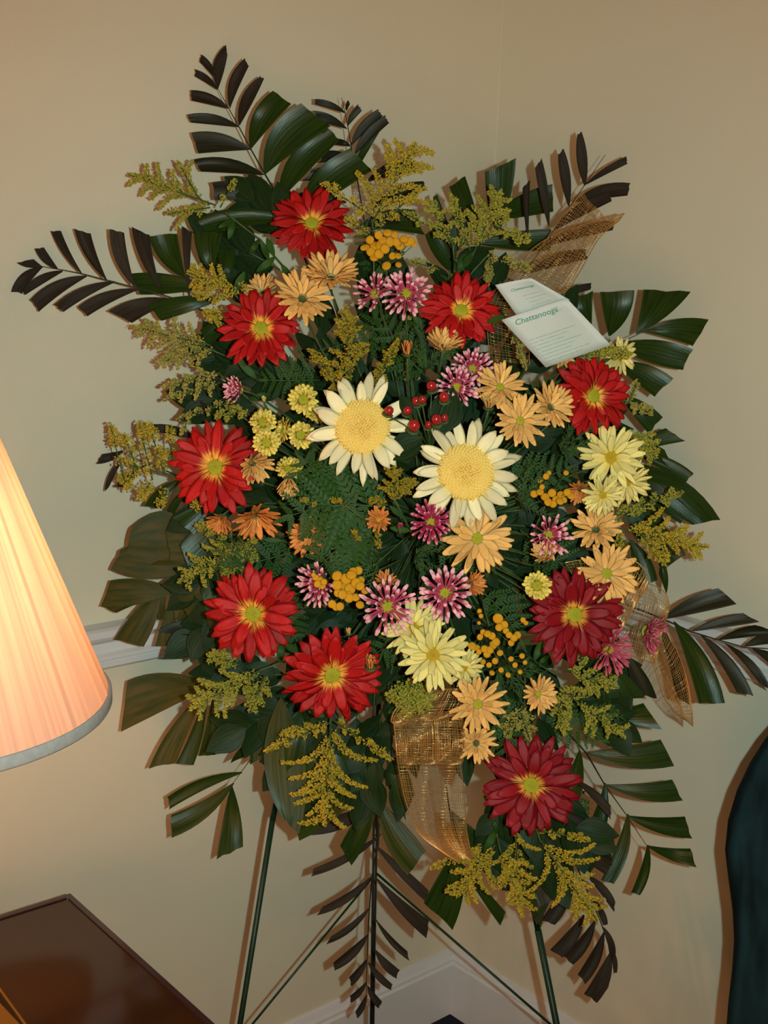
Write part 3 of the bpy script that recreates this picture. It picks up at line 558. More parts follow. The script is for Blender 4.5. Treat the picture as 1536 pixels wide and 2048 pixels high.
NARROW = None
def goldenrod(label, segs, d, mat, wd=7, seed=0, stem=None, n_leaf=4, dens=1.0, group='goldenrod sprigs in the spray'):
    """segs: list of (start, tip, halfwidth, n): side plumes along an axis; stem: px path"""
    rnd = random.Random(seed + 500); org = at(stem[0][0], stem[0][1], d); t = thing('goldenrod_sprig', org, label, 'goldenrod', group)
    mb, smb = MB(), MB()
    pts = [at(x, y, d + .05 * (1 - i / (len(stem) - 1))) for i, (x, y) in enumerate(stem)]
    smb.tube(pts, [.0018 - .0008 * i / len(pts) for i in range(len(pts))], 6)
    for (s, e, hw, n) in segs:
        L = math.hypot(e[0] - s[0], e[1] - s[1]); ux, uy = (e[0] - s[0]) / L, (e[1] - s[1]) / L
        smb.tube([at(s[0], s[1], d), at((s[0] + e[0]) / 2, (s[1] + e[1]) / 2, d), at(e[0], e[1], d)], [.0012, .001, .0005], 5)
        plume(mb, smb, (e[0] - ux * L * .35, e[1] - uy * L * .35), e, d, wd, rnd, .05, 1, dens)
        for i in range(n):
            f = (i + .5) / n; sd = 1 if i % 2 else -1; bx, by = s[0] + ux * L * f * .85, s[1] + uy * L * f * .85
            ln = hw * (1.15 - .6 * f) * rnd.uniform(.8, 1.15); an = math.radians(rnd.uniform(32, 58)) * sd
            vx = ux * math.cos(an) - uy * math.sin(an); vy = ux * math.sin(an) + uy * math.cos(an)
            plume(mb, smb, (bx, by), (bx + vx * ln * 1.15, by + vy * ln * 1.15), d + rnd.uniform(-.018, .02), wd * rnd.uniform(.75, 1.1), rnd, rnd.uniform(.08, .22), -sd, dens)
    fl = link('florets', mb.mesh('florets', mat, False, org), None, t); fl['kind'] = 'stuff'
    link('stem', smb.mesh('stem', STEM, True, org), None, t)
    for i in range(n_leaf):
        k = rnd.uniform(.15, .9) * (len(stem) - 1); j = int(k); f = k - j; a, b = stem[j], stem[min(j + 1, len(stem) - 1)]
        x, y = a[0] + (b[0] - a[0]) * f, a[1] + (b[1] - a[1]) * f; q = rnd.uniform(0, 6.28); ln = rnd.uniform(28, 52)
        leaflet(t, org, (x, y), (x + math.cos(q) * ln, y + math.sin(q) * ln), (x + math.cos(q + .08) * ln, y + math.sin(q + .08) * ln), d + .01, d + rnd.uniform(-.01, .02), FERN, .2, .2, .5, rnd, 'leaf')
    return t
gr = goldenrod
gr('goldenrod sprig highest on the left, its long stem crossing the palm leaves', [((430, 410), (258, 350), 62, 9), ((400, 400), (355, 325), 14, 2), ((440, 415), (470, 360), 10, 2), ((420, 415), (335, 428), 14, 3)], 1.70, ROD_O, 6, 1, [(590, 560), (520, 480), (450, 425)], 7)
gr('goldenrod sprig at the top centre, the tallest and brightest', [((745, 445), (830, 285), 78, 10), ((740, 430), (645, 368), 16, 4), ((745, 460), (840, 380), 18, 4), ((742, 470), (690, 440), 12, 2)], 1.68, ROD_Y, 8, 2, [(750, 640), (748, 540), (745, 440)])
gr('bushy goldenrod sprig at the upper right in front of the broad palm leaves', [((950, 500), (1003, 382), 60, 9), ((940, 500), (900, 390), 26, 6), ((985, 450), (1060, 485), 22, 5)], 1.70, ROD_O, 7, 3, [(915, 580), (930, 540), (955, 490)], 3)
gr('loose goldenrod sprig between the top tansy and the bushy upper right sprig', [((905, 490), (855, 400), 28, 6), ((895, 470), (805, 425), 14, 4)], 1.71, ROD_O, 6, 4, [(905, 580), (910, 530), (905, 480)], 2)
gr('thin greenish goldenrod sprig above the red chrysanthemum by the paper slips', [((985, 500), (975, 572), 14, 4), ((1000, 520), (1062, 537), 14, 4), ((880, 540), (822, 522), 12, 3), ((920, 500), (928, 460), 12, 3)], 1.70, ROD_P, 6, 5, [(900, 600), (930, 560), (985, 500)], 2)
gr('golden yellow goldenrod sprig left of the upper left red chrysanthemum', [((480, 590), (375, 545), 44, 8), ((470, 570), (490, 575), 10, 2), ((450, 600), (388, 590), 14, 3), ((445, 620), (415, 635), 22, 4)], 1.68, ROD_Y, 7, 6, [(540, 660), (500, 620), (460, 580)], 2)
gr('pale goldenrod sprig reaching left below the long left palm frond', [((420, 690), (265, 655), 42, 9), ((430, 700), (315, 725), 30, 7)], 1.68, ROD_P, 7, 7, [(540, 760), (470, 720), (400, 690)], 3)
gr('thin pale goldenrod sprig left of the side on pink flower', [((440, 745), (325, 775), 26, 7), ((440, 765), (328, 802), 22, 6), ((470, 800), (355, 840), 14, 5), ((380, 830), (362, 870), 8, 2)], 1.69, ROD_P, 5, 8, [(560, 860), (500, 800), (440, 750)], 3)
gr('heavy golden goldenrod sprig of upright spikes at the far left', [((255, 985), (220, 850), 12, 3), ((275, 940), (248, 870), 12, 3), ((305, 960), (278, 848), 12, 4), ((330, 950), (297, 848), 12, 3), ((345, 930), (338, 855), 10, 2), ((330, 950), (320, 900), 10, 2), ((300, 965), (280, 1000), 14, 3), ((325, 975), (322, 1015), 10, 2), ((270, 930), (252, 980), 12, 3), ((395, 985), (393, 1022), 8, 2)], 1.69, ROD_Y, 9, 9, [(440, 980), (380, 960), (260, 930)], 3)
gr('golden goldenrod sprig at the left below the drooping peach daisies', [((500, 1080), (358, 1165), 50, 9), ((470, 1070), (392, 1050), 22, 5), ((480, 1080), (460, 1160), 20, 4), ((500, 1060), (500, 1140), 22, 4)], 1.66, ROD_O, 7, 10, [(620, 1100), (560, 1080), (500, 1075)], 2)
gr('goldenrod sprig at upper centre left above the cream flower', [((700, 770), (692, 612), 44, 9), ((690, 780), (618, 700), 18, 5), ((740, 790), (795, 680), 22, 6), ((700, 780), (645, 740), 20, 4), ((750, 790), (760, 740), 20, 3)], dm(700, 700, .0), ROD_B, 7, 11, [(760, 880), (730, 830), (705, 770)], 4)
gr('olive goldenrod sprig under the lower left red chrysanthemum', [((520, 1340), (380, 1420), 60, 10), ((480, 1330), (415, 1310), 24, 5), ((530, 1350), (500, 1425), 30, 5)], 1.66, ROD_O, 7, 12, [(640, 1300), (580, 1320), (520, 1340)], 2)
gr('triangular goldenrod sprig hanging below the streaked red chrysanthemum', [((662, 1450), (650, 1652), 88, 14), ((660, 1445), (530, 1505), 14, 6), ((665, 1440), (785, 1520), 14, 7), ((650, 1450), (560, 1470), 18, 5)], 1.68, ROD_Y, 6, 13, [(680, 1340), (665, 1400), (660, 1460)], 5)
gr('dense olive goldenrod tuft left of the centre mesh ribbon', [((835, 1350), (815, 1435), 42, 9), ((850, 1360), (850, 1420), 26, 5), ((800, 1370), (790, 1400), 24, 4)], 1.60, ROD_O, 9, 14, [(850, 1260), (840, 1310), (830, 1360)], 0)
gr('loose goldenrod sprig at the right below the dark red chrysanthemum', [((1110, 1370), (1250, 1475), 52, 9), ((1130, 1340), (1235, 1375), 40, 7), ((1110, 1380), (1130, 1470), 30, 5)], 1.66, ROD_O, 6, 15, [(1040, 1300), (1080, 1330), (1130, 1360)], 3)
gr('loose goldenrod tuft above the lowest dark red chrysanthemum', [((1050, 1410), (1010, 1475), 28, 5), ((1040, 1420), (1060, 1480), 26, 4), ((1160, 1330), (1180, 1290), 16, 3)], 1.66, ROD_P, 6, 16, [(1040, 1300), (1050, 1350), (1050, 1410)], 3)
gr('goldenrod sprig trailing from the bottom right, below the lowest red chrysanthemum', [((1080, 1680), (1195, 1842), 74, 12), ((1070, 1660), (1180, 1680), 14, 5)], 1.70, ROD_Y, 6, 17, [(1030, 1560), (1060, 1620), (1080, 1680)], 3)
gr('goldenrod sprig trailing left from below the lowest red chrysanthemum', [((990, 1690), (915, 1795), 60, 10), ((1030, 1660), (1045, 1835), 50, 9), ((1000, 1700), (1040, 1800), 48, 8), ((920, 1715), (862, 1738), 7, 3), ((960, 1690), (945, 1710), 16, 3)], 1.71, ROD_Y, 6, 18, [(1000, 1560), (985, 1630), (1000, 1700)], 3)
gr('goldenrod sprig reaching right beside the lowest pale yellow daisy', [((1250, 1060), (1415, 1095), 56, 10), ((1270, 1050), (1330, 1130), 14, 4), ((1230, 1060), (1250, 1110), 12, 3)], 1.68, ROD_Y, 8, 19, [(1140, 1060), (1200, 1055), (1260, 1060)], 2)
gr('short goldenrod sprig above the other at the right, pointing up right', [((1230, 1030), (1365, 985), 24, 7), ((1200, 1035), (1290, 1020), 20, 5)], 1.70, ROD_O, 6, 20, [(1130, 1040), (1180, 1040), (1240, 1030)], 2)
gr('goldenrod tuft right of the lower paper slip corner', [((1170, 700), (1262, 712), 18, 5), ((1150, 715), (1230, 700), 18, 5)], dm(1200, 705, .0), ROD_O, 9, 21, [(1080, 780), (1120, 740), (1170, 705)], 0)
gr('small goldenrod sprig right of the red chrysanthemum below the slips', [((1245, 800), (1305, 828), 18, 5), ((1260, 800), (1275, 762), 8, 3)], 1.70, ROD_P, 6, 22, [(1150, 860), (1200, 830), (1250, 800)], 0)
gr('goldenrod sprig behind the upper pale yellow daisy at the right', [((1250, 860), (1312, 915), 36, 7), ((1270, 900), (1290, 980), 12, 4)], 1.69, ROD_O, 7, 23, [(1160, 880), (1200, 860), (1250, 860)], 0)
gr('amber goldenrod tuft between the two cream flowers', [((790, 1010), (790, 935), 36, 7), ((790, 1000), (830, 960), 20, 4), ((775, 1010), (740, 1000), 16, 3), ((750, 1060), (760, 1095), 8, 2)], dm(790, 970, .015), ROD_B, 6, 24, [(830, 1080), (810, 1040), (790, 1000)], 2)
gr('thin green goldenrod sprig hanging from under the paper slips', [((1020, 650), (1052, 738), 14, 5)], dm(1030, 700, -.005), ROD_P, 5, 25, [(1000, 620), (1010, 635), (1020, 650)], 1)
gr('small amber goldenrod sprig on the fern left of centre', [((700, 1010), (660, 1000), 10, 3), ((640, 1010), (600, 1000), 6, 2), ((700, 1060), (720, 1080), 8, 2)], dm(680, 1010, .0), ROD_B, 4, 26, [(760, 1060), (730, 1040), (690, 1010)], 0)
gr('small goldenrod sprig left of the button cluster', [((470, 830), (430, 830), 16, 3), ((500, 830), (460, 815), 14, 3)], 1.66, ROD_O, 5, 27, [(560, 900), (520, 860), (480, 830)], 0)
gr('greenish goldenrod sprig below the topmost tansy on its right', [((840, 640), (800, 600), 20, 4)], 1.68, ROD_P, 5, 28, [(860, 720), (850, 680), (840, 640)], 2)

# ------------------------------------------------------------------ ferns
def pinna_mesh(var):
    r = random.Random(var + 60); tv = []; fs = []; N = 8
    for i in range(N):
        t = .06 + .9 * i / N; ln = (.24 if i > 0 else .2) * (1 - t) ** .6 + .02; w_ = .055
        for s in (-1, 1):
            k = len(tv); a = math.radians(48 + r.uniform(-6, 6)); dx, dy = math.cos(a) * ln, s * math.sin(a) * ln
            tv += [(t - w_ * .6, 0, .004), (t + dx * .5 - w_ * .7, dy * .6, .012), (t + dx, dy, -.006), (t + dx * .6 + w_ * .6, dy * .45, .012), (t + w_ * .7, 0, .004)]
            q = (k, k + 1, k + 2, k + 3, k + 4); fs.append(q if s < 0 else q[::-1])
    k = len(tv); tv += [(0, -.012, 0), (1, -.003, 0), (1.04, 0, 0), (1, .003, 0), (0, .012, 0), (.5, 0, -.02)]; fs += [(k, k + 1, k + 2, k + 3, k + 4), (k, k + 5, k + 1), (k + 4, k + 3, k + 5)]
    return MB().add(tv, fs).mesh('pinna', FERN, False)
PIN = [pinna_mesh(v) for v in range(4)]
def fern(label, base, tip, wpx, d, n=9, bow=.08, seed=0):
    rnd = random.Random(seed); org = at(base[0], base[1], d + .03); t = thing('leatherleaf_fern', org, label, 'fern', 'leatherleaf ferns filling the spray')
    P = []
    for i in range(n + 2):
        s = i / (n + 1); x, y = bez(base, tip, bow, 1, s); P.append(at(x, y, d + .03 * (1 - s) ** 2 + .0))
    link('rachis', MB().tube(P, [.0014 * (1.1 - .8 * i / (n + 1)) for i in range(n + 2)], 5).mesh('rachis', STEM, True, org), None, t)
    for i in range(1, n + 1):
        s = i / (n + 1); dr = (P[i + 1] - P[i - 1]).normalized(); ln = wpx * d / F * (1 - s) ** .55 * (.75 + .5 * min(1, s * 4))
        sd = dr.cross(-FW).normalized()
        for k in (-1, 1):
            a = math.radians(rnd.uniform(50, 66)); x = (dr * math.cos(a) + sd * k * math.sin(a) + FW * rnd.uniform(-.15, .25)).normalized()
            z = (-FW + RX * rnd.uniform(-.4, .4) + UP * rnd.uniform(-.1, .5)); z = (z - x * z.dot(x)).normalized(); y = z.cross(x)
            m = M((x, y, z)).transposed().to_4x4(); m = M.Translation(P[i] - org) @ m @ M.Scale(ln, 4)
            link('pinna', PIN[rnd.randrange(4)], None, t, m)
    x = (P[-1] - P[-2]).normalized(); z = -FW; z = (z - x * z.dot(x)).normalized(); y = z.cross(x)
    link('pinna', PIN[0], None, t, M.Translation(P[-2] - org) @ M((x, y, z)).transposed().to_4x4() @ M.Scale(wpx * d / F * .4, 4))
FERNS = [((790, 1020), (560, 1040), 118, -.02, 'large leatherleaf fern spreading left of the spray centre'), ((720, 1000), (600, 915), 90, -.01, 'leatherleaf fern under the left cream flower pointing up left'),
    ((760, 1060), (630, 1150), 96, -.012, 'leatherleaf fern at the centre pointing down left'), ((930, 700), (900, 540), 60, .06, 'leatherleaf fern behind the red flower by the slips pointing up'),
    ((860, 760), (760, 620), 66, .05, 'leatherleaf fern behind the peach bud pointing up left'), ((870, 1080), (1000, 1130), 66, .03, 'leatherleaf fern below the peach green-disc daisy pointing right'),
    ((1000, 960), (1150, 930), 66, .05, 'leatherleaf fern right of the right cream flower'), ((1040, 860), (1120, 760), 56, .06, 'leatherleaf fern behind the right peach daisies'),
    ((960, 1180), (1050, 1300), 66, .05, 'leatherleaf fern behind the lower tansy buttons'), ((1040, 1060), (1180, 1180), 66, .06, 'leatherleaf fern behind the lemon button at the right'),
    ((860, 1240), (720, 1330), 64, .06, 'leatherleaf fern between the streaked red flower and the pale yellow pair'), ((600, 1100), (440, 1140), 66, .06, 'leatherleaf fern above the lower left red flower'),
    ((640, 760), (520, 760), 60, .06, 'leatherleaf fern above the button cluster'), ((780, 640), (640, 700), 60, .06, 'leatherleaf fern below the upper peach daisies'),
    ((980, 1380), (1010, 1540), 66, .04, 'leatherleaf fern left of the lowest red flower'), ((1100, 1400), (1200, 1480), 60, .05, 'leatherleaf fern at the lower right behind goldenrod'),
    ((800, 560), (720, 440), 56, .07, 'leatherleaf fern behind the top tansy'), ((560, 1180), (600, 1300), 50, .06, 'leatherleaf fern between the two lower left red flowers'),
    ((820, 1340), (800, 1480), 60, .06, 'leatherleaf fern behind the centre ribbon'), ((1120, 1560), (1160, 1660), 56, .06, 'leatherleaf fern behind the lowest red flower')]
for i, (b, tp, w_, k, lab) in enumerate(FERNS): fern(lab, b, tp, w_, dm((b[0] + tp[0]) / 2, (b[1] + tp[1]) / 2, .03 + k), 7 if w_ < 85 else 8, random.Random(i).uniform(-.12, .12), i)

# ------------------------------------------------------------------ leafy filler stems (broad dark leaves behind everything)
def ovate(var):
    r = random.Random(var); tv = []; uv = []; prof = [.05, .55, .9, 1, .92, .7, .38, .02]; n = 8; bend = r.uniform(-.2, .15)
    for i in range(n):
        t = i / 7
        for j, s in enumerate((-1, -.5, 0, .5, 1)): tv.append((t, s * .26 * prof[i], bend * t * t + .05 * abs(s) * prof[i] + r.uniform(-.01, .01))); uv.append(((s + 1) / 2, t))
    fs = [(i * 5 + j, (i + 1) * 5 + j, (i + 1) * 5 + j + 1, i * 5 + j + 1) for i in range(n - 1) for j in range(4)]
    k = len(tv); tv += [(x, y, z - .008) for x, y, z in tv]; uv += uv; fs += [tuple(a + k for a in f[::-1]) for f in fs]
    return MB().add(tv, fs, uv).mesh('leaf', FILL)
OV = [ovate(v) for v in range(5)]
rf = random.Random(77)
LMK = [(560, 400, 'the root of the tall palm frond'), (623, 448, 'the highest red chrysanthemum'), (775, 490, 'the topmost tansy cluster'), (830, 330, 'the top centre goldenrod'), (960, 430, 'the bushy upper right goldenrod'), (922, 622, 'the red chrysanthemum left of the slips'),
    (1100, 640, 'the paper slips'), (1185, 700, 'the lower slip corner'), (1185, 792, 'the red chrysanthemum under the slips'), (1222, 915, 'the upper pale yellow daisy at right'), (1290, 900, 'the goldenrod tuft at the right edge'), (1205, 990, 'the lowest pale yellow daisy at right'),
    (1330, 1060, 'the goldenrod reaching right'), (1192, 1060, 'the peach daisy under the pale yellow ones'), (1213, 1147, 'the peach daisy above the ribbon bow'), (1260, 1230, 'the right mesh ribbon bow'), (1217, 1300, 'the rose quill flower'), (1148, 1230, 'the dark red chrysanthemum by the bow'),
    (1180, 1430, 'the loose goldenrod at lower right'), (1076, 1388, 'the fringed peach daisy'), (1062, 1570, 'the lowest dark red chrysanthemum'), (955, 1408, 'the double peach daisy by the ribbon'), (952, 1486, 'the peach daisy under the double one'), (860, 1580, 'the hanging centre ribbon'), (815, 1400, 'the olive goldenrod tuft'),
    (700, 1560, 'the triangular hanging goldenrod'), (664, 1350, 'the streaked red chrysanthemum'), (560, 1440, 'the palm leaf by the left easel leg'), (480, 1380, 'the lower left olive goldenrod'), (507, 1228, 'the lower left red chrysanthemum'), (420, 1180, 'the olive palm frond at left'), (420, 1090, 'the golden sprig at left'),
    (445, 1035, 'the small drooping peach daisy'), (512, 1030, 'the drooping peach daisy'), (432, 935, 'the farthest left red chrysanthemum'), (330, 930, 'the heavy far left goldenrod'), (480, 780, 'the side on pink flower'), (526, 845, 'the lemon button cluster'), (340, 720, 'the pale goldenrod at left'),
    (522, 657, 'the upper left red chrysanthemum'), (430, 590, 'the golden sprig at upper left'), (605, 598, 'the upper left peach daisies'), (500, 470, 'the long goldenrod stem'), (700, 700, 'the amber goldenrod at upper centre'), (812, 588, 'the upper pink quill flower'), (1000, 1280, 'the lower tansy buttons'), (840, 1257, 'the touching pale yellow pair'), (725, 855, 'the left cream flower'), (932, 945, 'the right cream flower'), (640, 1165, 'the pink quill flower by the tansy')]
for s in range(46):
    # stems radiate from the foam towards the edge of the core outline
    q = 2 * math.pi * s / 46 + rf.uniform(-.1, .1); ex, ey = math.cos(q), math.sin(q)
    R1 = 1 / math.sqrt((ex / 375) ** 2 + (ey / (585 if ey < 0 else 560)) ** 2) * rf.uniform(.78, .98) * (.82 if (ex < -.3 and ey > .55) else 1)
    cx, cy = (860 if ey < 0 else 850), 1040; pts = [(cx + ex * R1 * f, cy + ey * R1 * f) for f in (.1, .4, .7, 1.0)]
    dd = [1.74, 1.72, 1.735, 1.75]; org = at(*pts[0], dd[0]); lay = rf.choice((0, .015, -.015))
    lm = min(LMK, key=lambda l: (l[0] - pts[2][0]) ** 2 + (l[1] - pts[2][1]) ** 2); LMK.remove(lm)
    t = thing('leafy_stem', org, 'dark broadleaf filler stem behind ' + lm[2], 'foliage', 'dark leafy filler stems')
    P = [at(x, y, dd[i] + lay) for i, (x, y) in enumerate(pts)]; link('stem', MB().tube(P, .0014, 5).mesh('stem', STEM, True, org), None, t)
    for k in range(11):
        f = .12 + .88 * k / 10; p = P[0].lerp(P[3], f); ln = rf.uniform(62, 105) * 1.7 / F; a = q + rf.uniform(.3, 1.0) * (1 if k % 2 else -1) * (0 if k == 10 else 1)
        x = (RX * math.cos(a) - UP * math.sin(a) + FW * rf.uniform(-.35, .25)).normalized(); z = (-FW + RX * rf.uniform(-.6, .6) + UP * rf.uniform(-.6, .7)); z = (z - x * z.dot(x)).normalized()
        link('leaf', OV[rf.randrange(5)], None, t, M.Translation(p - org + FW * rf.uniform(-.02, .03)) @ M((x, z.cross(x), z)).transposed().to_4x4() @ M.Scale(ln, 4))
for (b_, e_, lab) in [((560, 540), (425, 462), 'broad dark leaves between the two upper left palm fronds'), ((560, 610), (440, 530), 'broad dark leaves above the upper left red chrysanthemum'), ((560, 730), (425, 700), 'broad dark leaves behind the pale left goldenrod'),
        ((530, 820), (410, 800), 'broad dark leaves left of the side on pink flower'), ((580, 780), (480, 720), 'broad dark leaves under the upper left red chrysanthemum'), ((580, 1350), (440, 1345), 'broad dark leaves behind the lower left olive goldenrod'),
        ((620, 1380), (480, 1460), 'broad dark leaves right of the bronzed palm frond'), ((670, 1400), (560, 1540), 'broad dark leaves at the top of the left easel leg'), ((720, 1420), (650, 1580), 'broad dark leaves behind the triangular goldenrod'),
        ((760, 1420), (725, 1600), 'broad dark leaves left of the ribbon tail'), ((1000, 1560), (985, 1715), 'broad dark leaves right of the ribbon tail'), ((1100, 1600), (1190, 1700), 'broad dark leaves right below the lowest red chrysanthemum'),
        ((1050, 1600), (1110, 1750), 'broad dark leaves hiding the top of the right easel leg'), ((1130, 1290), (1245, 1365), 'broad dark leaves below the rose quill flower'), ((1130, 1370), (1235, 1450), 'broad dark leaves behind the loose lower right goldenrod'),
        ((480, 1110), (385, 1180), 'broad dark leaves right of the olive palm frond'), ((480, 1200), (390, 1270), 'broad dark leaves above the chair rail at left'), ((600, 470), (500, 395), 'broad dark leaves left of the highest red chrysanthemum'), ((470, 960), (390, 1040), 'broad dark leaves under the farthest left red chrysanthemum')]:
    rr = random.Random(b_[0] * 3 + e_[1]); org = at(*b_, 1.75); t = thing('leafy_stem', org, lab, 'foliage', 'dark leafy filler stems'); q = math.atan2(e_[1] - b_[1], e_[0] - b_[0])
    P0, P1 = at(*b_, 1.75), at(*e_, 1.755); link('stem', MB().tube([P0, P0.lerp(P1, .5), P1], .0014, 5).mesh('stem', STEM, True, org), None, t)
    for k in range(9):
        f = .1 + .8 * k / 8; a = q + rr.uniform(.25, .8) * (1 if k % 2 else -1) * (0 if k == 8 else 1); ln = rr.uniform(62, 92) * 1.75 / F
        x = (RX * math.cos(a) - UP * math.sin(a) + FW * rr.uniform(-.25, .15)).normalized(); z = (-FW + RX * rr.uniform(-.4, .4) + UP * rr.uniform(-.4, .5)); z = (z - x * z.dot(x)).normalized()
        link('leaf', OV[rr.randrange(5)], None, t, M.Translation(P0.lerp(P1, f) - org + FW * rr.uniform(-.02, .015)) @ M((x, z.cross(x), z)).transposed().to_4x4() @ M.Diagonal((ln, ln * 1.25, ln, 1)))
# feathery needle greens
for i, (x, y, a, R_, lab) in enumerate([(830, 1110, .3, 120, 'feathery needle green right of centre above the pink quill flowers'), (1040, 1010, -.6, 110, 'feathery needle green beside the right cream flower'), (760, 1110, 2.6, 90, 'feathery needle green left of the magenta quill flower'),
        (1000, 1330, 1.2, 110, 'feathery needle green behind the lower tansy buttons'), (1120, 900, -.2, 120, 'feathery needle green left of the upper pale yellow daisy'), (850, 740, -1.4, 110, 'feathery needle green around the peach bud'),
        (500, 1130, 3.3, 90, 'feathery needle green above the lower left red flower'), (720, 1290, 2.2, 90, 'feathery needle green above the streaked red flower'), (1160, 1420, .6, 100, 'feathery needle green at the lower right'), (1080, 1220, 0, 90, 'feathery needle green behind the dark red flower')]):
    rnd = random.Random(i + 900); d = dm(x, y, .035); org = at(x, y, d); t = thing('needle_green', org, lab, 'foliage', 'feathery needle greens'); mb, sm = MB(), MB()
    for b in range(9):
        q = a + rnd.uniform(-1.1, 1.1); L = R_ * rnd.uniform(.5, 1); prev = None
        ps = [at(x + math.cos(q) * L * s, y + math.sin(q) * L * s, d + .02 - .03 * s) for s in (0, .5, 1)]; sm.tube(ps, [.0008, .0006, .0003], 4)
        for k in range(26):
            s = (k + 1) / 27; p = ps[0].lerp(ps[2], s); qq = q + rnd.choice((-1, 1)) * rnd.uniform(.5, 1.0); v = (RX * math.cos(qq) - UP * math.sin(qq) - FW * rnd.uniform(-.3, .5)) * rnd.uniform(8, 15) * d / F
            n_ = v.cross(FW).normalized() * .0005; mb.add([p - n_, p + n_, p + v * .6 + n_, p + v, p + v * .6 - n_], [(0, 1, 2, 3, 4)])
    o = link('needles', mb.mesh('needles', FERN, False, org), None, t); o['kind'] = 'stuff'; link('stem', sm.mesh('stem', STEM, True, org), None, t)

# ------------------------------------------------------------------ berries
bd = dm(850, 830) - .03
t = thing('berry_sprig', at(850, 900, bd + .03), 'sprig of glossy red berries with dark leaves between the two cream flowers', 'berries')
org = V(t.location); sm = MB(); SB = MB().lathe([(.02, -1.0), (.45, -.9), (.85, -.45), (1, .1), (.85, .7), (.4, 1.1), (.02, 1.25)], 14).mesh('berry', BERRY)
HUSK = MB().lathe([(.02, -1.5), (.5, -1.35), (1.25, -1.0), (1.0, -.75), (.6, -.85)], 8).mesh('sepal', STEM)
for (x, y, r) in [(778, 822, 8), (815, 822, 8), (833, 803, 8), (845, 800, 7), (828, 852, 10.5), (857, 850, 7), (873, 840, 9.5), (889, 836, 7), (888, 795, 9), (863, 773, 9)]:
    p = at(x, y, bd + random.Random(x).uniform(-.012, .012)); m = M.Translation(p - org) @ normal_frame(random.Random(y).uniform(-.5, .5), 1.1, 0) @ M.Scale(r * bd / F, 4)
    b_ = link('berry', SB, None, t, m @ M.Scale(1.15, 4)); link('sepal', HUSK, None, b_)
    sm.tube([p - UP * .006, at(x * .6 + 858 * .4, y * .5 + 880 * .5, bd + .012), at(862, 905, bd + .03)], .0009, 5)
link('stem', sm.mesh('stem', STEM, True, org), None, t)
for (b, e, wd_) in [((845, 875), (770, 915), .65), ((880, 870), (905, 770), .60), ((830, 830), (800, 790), .4)]:
    x = (at(*e, bd + .01) - at(*b, bd + .01)); ln = x.length; x.normalize(); z = (-FW + UP * .3); z = (z - x * z.dot(x)).normalized()
    link('leaf', OV[1], None, t, M.Translation(at(*b, bd + .012) - org) @ M((x, z.cross(x), z)).transposed().to_4x4() @ M.Diagonal((ln, ln * 1.35, ln, 1)))

# ------------------------------------------------------------------ mesh ribbons (woven threads)
def ribbon(name_label, paths, sp=1.0):
    """paths: list of pieces; each piece is a list of (left px, right px, depth) cross sections"""
    o0 = at(*paths[0][0][0], paths[0][0][2]); t = thing('mesh_ribbon', o0, name_label, 'ribbon', 'gold mesh ribbon of the bow')
    for pi, secs in enumerate(paths):
        rnd = random.Random(pi * 3 + len(secs)); A = [at(*s[0], s[2]) for s in secs]; B = [at(*s[1], s[2] + (s[3] if len(s) > 3 else 0)) for s in secs]
        def cr(P, u):
            u = max(0, min(len(P) - 1.0001, u)); i = int(u); f = u - i; p0, p1, p2, p3 = P[max(i - 1, 0)], P[i], P[min(i + 1, len(P) - 1)], P[min(i + 2, len(P) - 1)]
            return .5 * ((2 * p1) + (p2 - p0) * f + (2 * p0 - 5 * p1 + 4 * p2 - p3) * f * f + (3 * p1 - p0 - 3 * p2 + p3) * f ** 3)
        N = len(secs) - 1
        def S(u, v): a, b = cr(A, u * N), cr(B, u * N); return a.lerp(b, v) + FW * .004 * math.sin(v * 9 + u * 5)
        Ln = sum((A[i + 1] - A[i]).length for i in range(N)); Wd = (A[0] - B[0]).length
        warp, weft = MB(), MB(); nw = max(8, int(Wd / (.0030 * sp))); nf = int(Ln / (.0032 * sp)); K = 34
        def tape(mb, pts, w_):
            vs_ = []
            for i, p in enumerate(pts):
                tg = (pts[min(i + 1, len(pts) - 1)] - pts[max(i - 1, 0)]).normalized(); n_ = tg.cross(FW); n_ = n_.normalized() if n_.length > 1e-5 else UP.copy()
                b_ = tg.cross(n_).normalized(); vs_ += [p + n_ * w_, p + b_ * w_ * .8, p - n_ * w_, p - b_ * w_ * .8]
            fs = [(i * 4 + k, i * 4 + (k + 1) % 4, i * 4 + 4 + (k + 1) % 4, i * 4 + 4 + k) for i in range(len(pts) - 1) for k in range(4)]
            mb.add(vs_, fs)
        for i in range(nw + 1):
            v = i / nw + rnd.uniform(-.3, .3) / nw; v = max(0, min(1, v)); tape(warp, [S(k / K, v) for k in range(K + 1)], .0007 if i in (0, nw) else rnd.uniform(.0002, .00042))
        for i in range(nf + 1):
            u = min(1, max(0, (i + rnd.uniform(-.35, .35)) / nf)); tape(weft, [S(u, k / 8) + FW * .0006 for k in range(9)], rnd.uniform(.0002, .00042))
        for nm, mb in (('lengthwise_threads', warp), ('crosswise_threads', weft)):
            o = link(nm, mb.mesh(nm, GOLD, True, o0), None, t); o['kind'] = 'stuff'
